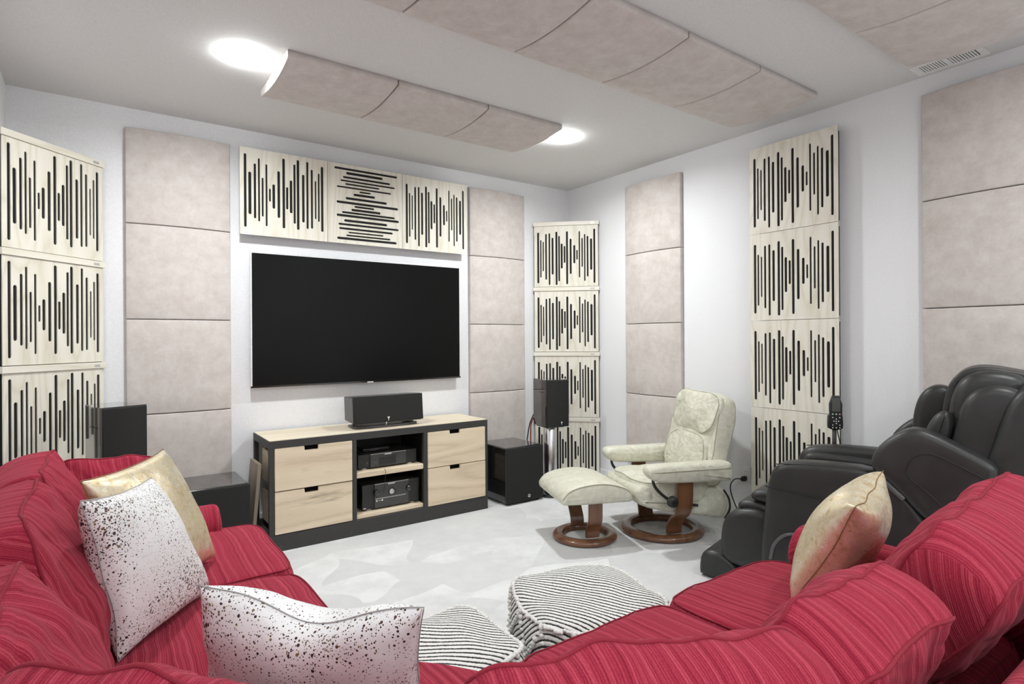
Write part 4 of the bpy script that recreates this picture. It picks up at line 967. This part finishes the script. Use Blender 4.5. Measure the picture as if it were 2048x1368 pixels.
# footrest: lower foot block, calf block, knee humps
mp_('foot_block', [(-0.075, 0.0), (-0.080, 0.05), (-0.070, 0.12), (-0.035, 0.155), (0.06, 0.15), (0.14, 0.08), (0.14, 0.0)], 0.09, W - 0.09, 0.03, it=1)
for a, b in ((0.085, 0.255), (0.265, W - 0.265), (W - 0.255, W - 0.085)):
    mp_('calf_pad', [(0.055, 0.10), (0.040, 0.22), (0.055, 0.345), (0.12, 0.410), (0.24, 0.430), (0.31, 0.40), (0.31, 0.10)], a, b, 0.035, puff=0.004)
for zz, a0 in ((0.440, 0.13), (0.505, 0.20)):
    mp_('knee_pad', [(a0, zz - 0.05), (a0 - 0.01, zz), (a0 + 0.05, zz + 0.022), (a0 + 0.16, zz + 0.012), (a0 + 0.17, zz - 0.05)], 0.13, W - 0.13, 0.025)
# shoulder wings
WING = [(0.770, 0.74), (0.775, 0.79), (0.805, 0.85), (0.88, 0.915), (0.945, 0.942), (1.02, 0.915), (1.10, 0.872), (1.205, 0.818), (1.225, 0.785), (1.205, 0.72), (1.12, 0.60), (1.045, 0.505), (0.97, 0.54), (0.86, 0.67)]
for a, b, w in ((-0.02, 0.11, -0.021), (W - 0.11, W + 0.02, W + 0.021)):
    wg = mp_('shoulder_wing', WING, a, b, 0.03)
    mt('inset_seam', [(1.075, w, 0.575), (0.99, w, 0.66), (0.915, w, 0.728), (0.915, w, 0.775), (0.94, w, 0.815), (0.99, w, 0.834), (1.045, w, 0.818), (1.12, w, 0.782), (1.205, w, 0.740)], 0.003, 'black_stitch', wg)
    e = 0.014 if w < 0 else -0.014
    mt('edge_seam', [(0.785, w + e, 0.735), (0.793, w + e, 0.79), (0.82, w + e, 0.838), (0.89, w + e, 0.897), (0.945, w + e, 0.922), (1.02, w + e, 0.897), (1.10, w + e, 0.853), (1.195, w + e, 0.805)], 0.0025, 'black_stitch', wg)
# backrest: shell, side bolsters, centre pad, head cushion
SHELL = [(1.00, 0.40), (1.12, 0.62), (1.19, 0.85), (1.24, 1.05), (1.30, 1.14), (1.40, 1.165), (1.47, 1.10), (1.44, 0.92), (1.35, 0.70), (1.25, 0.48), (1.15, 0.36)]
mp_('back_shell', SHELL, 0.04, W - 0.04, 0.05, 'black_leather')
PAD = [(0.93, 0.46), (1.00, 0.70), (1.045, 0.95), (1.055, 1.07), (1.09, 1.15), (1.15, 1.19), (1.24, 1.19), (1.33, 1.16), (1.30, 1.02), (1.22, 0.82), (1.12, 0.55), (1.03, 0.42)]
mp_('back_pad', PAD, 0.15, W - 0.15, 0.05)
for a, b in ((0.075, 0.185), (W - 0.185, W - 0.075)):
    mp_('side_bolster', [(0.985, 0.55), (1.04, 0.75), (1.075, 0.93), (1.10, 1.06), (1.16, 1.125), (1.25, 1.135), (1.33, 1.09), (1.33, 0.97), (1.25, 0.80), (1.16, 0.60), (1.06, 0.48)], a, b, 0.04)
mp_('shoulder_pad', [(0.89, 0.76), (0.885, 0.90), (0.905, 1.02), (0.945, 1.085), (1.0, 1.105), (1.06, 1.08), (1.05, 0.98), (1.0, 0.80), (0.95, 0.70)], W - 0.25, W - 0.12, 0.035)
mp_('shoulder_pad', [(0.93, 0.70), (0.95, 0.86), (0.99, 0.98), (1.05, 1.02), (1.08, 0.95), (1.03, 0.78), (0.98, 0.66)], 0.12, 0.19, 0.03)
hd = mp_('head_cushion', [(1.02, 0.96), (1.03, 1.06), (1.055, 1.145), (1.11, 1.195), (1.18, 1.207), (1.30, 1.185), (1.40, 1.16), (1.39, 1.135), (1.27, 1.16), (1.17, 1.175), (1.12, 1.165), (1.085, 1.13), (1.065, 1.05), (1.05, 0.96)], 0.22, W - 0.12, 0.012)
# remote on its holder above the far arm
rm = thing('massage_remote', 'black handheld remote with a small screen standing above the far armrest', 'remote control', (0, 0, 0), 0)
s0, w0 = 0.505, W - 0.03
base = P0 - MF * s0 - ML * w0
rm.location = (base.x, base.y, 0.705); rm.rotation_euler = (0, 0, -YAW - 0.25)
tube('holder_post', [(0.0, 0.02, 0.0), (0.0, 0.02, 0.06), (0.0, 0.015, 0.12)], 0.012, 'satin_grey', rm)
rprism('holder', [(-0.036, 0.105), (0.036, 0.105), (0.040, 0.135), (0.036, 0.20), (-0.036, 0.20), (-0.040, 0.135)], -0.012, 0.022, 0.006, 'plastic_black', rm, it=1)
rprism('remote_body', [(-0.031, 0.108), (0.031, 0.108), (0.034, 0.30), (-0.034, 0.30)], -0.020, 0.006, 0.005, 'plastic_black', rm, it=1)
box('display', (-0.022, -0.0212, 0.210), (0.022, -0.0195, 0.288), 'remote_glass', rm, bevel=0.001)
for k, (mx_, mm) in enumerate(((-0.018, 'led_green'), (0.0, 'led_green'), (0.018, 'led_red'))):
    lathe('colour_button', [(0, 0.003), (0.004, 0.0025), (0.0048, 0)], mm, rm, 12, axis='Y', loc=(mx_, -0.0200, 0.195))
for bx_, bz in ((-0.018, 0.176), (0.018, 0.176), (0, 0.168), (-0.012, 0.155), (0, 0.155), (0.012, 0.155), (0, 0.142), (-0.018, 0.133), (0.018, 0.133), (-0.018, 0.118), (0, 0.118), (0.018, 0.118)):
    lathe('button', [(0, 0.0025), (0.0028, 0.002), (0.0034, 0)], 'logo_white', rm, 10, axis='Y', loc=(bx_, -0.0200, bz))
tube('remote_cable', smooth_path([(0.01, 0.0, 0.11), (0.014, 0.0, 0.08), (0.022, 0.0, 0.04), (0.026, 0.0, 0.0)], 6), 0.003, 'plastic_black', rm)
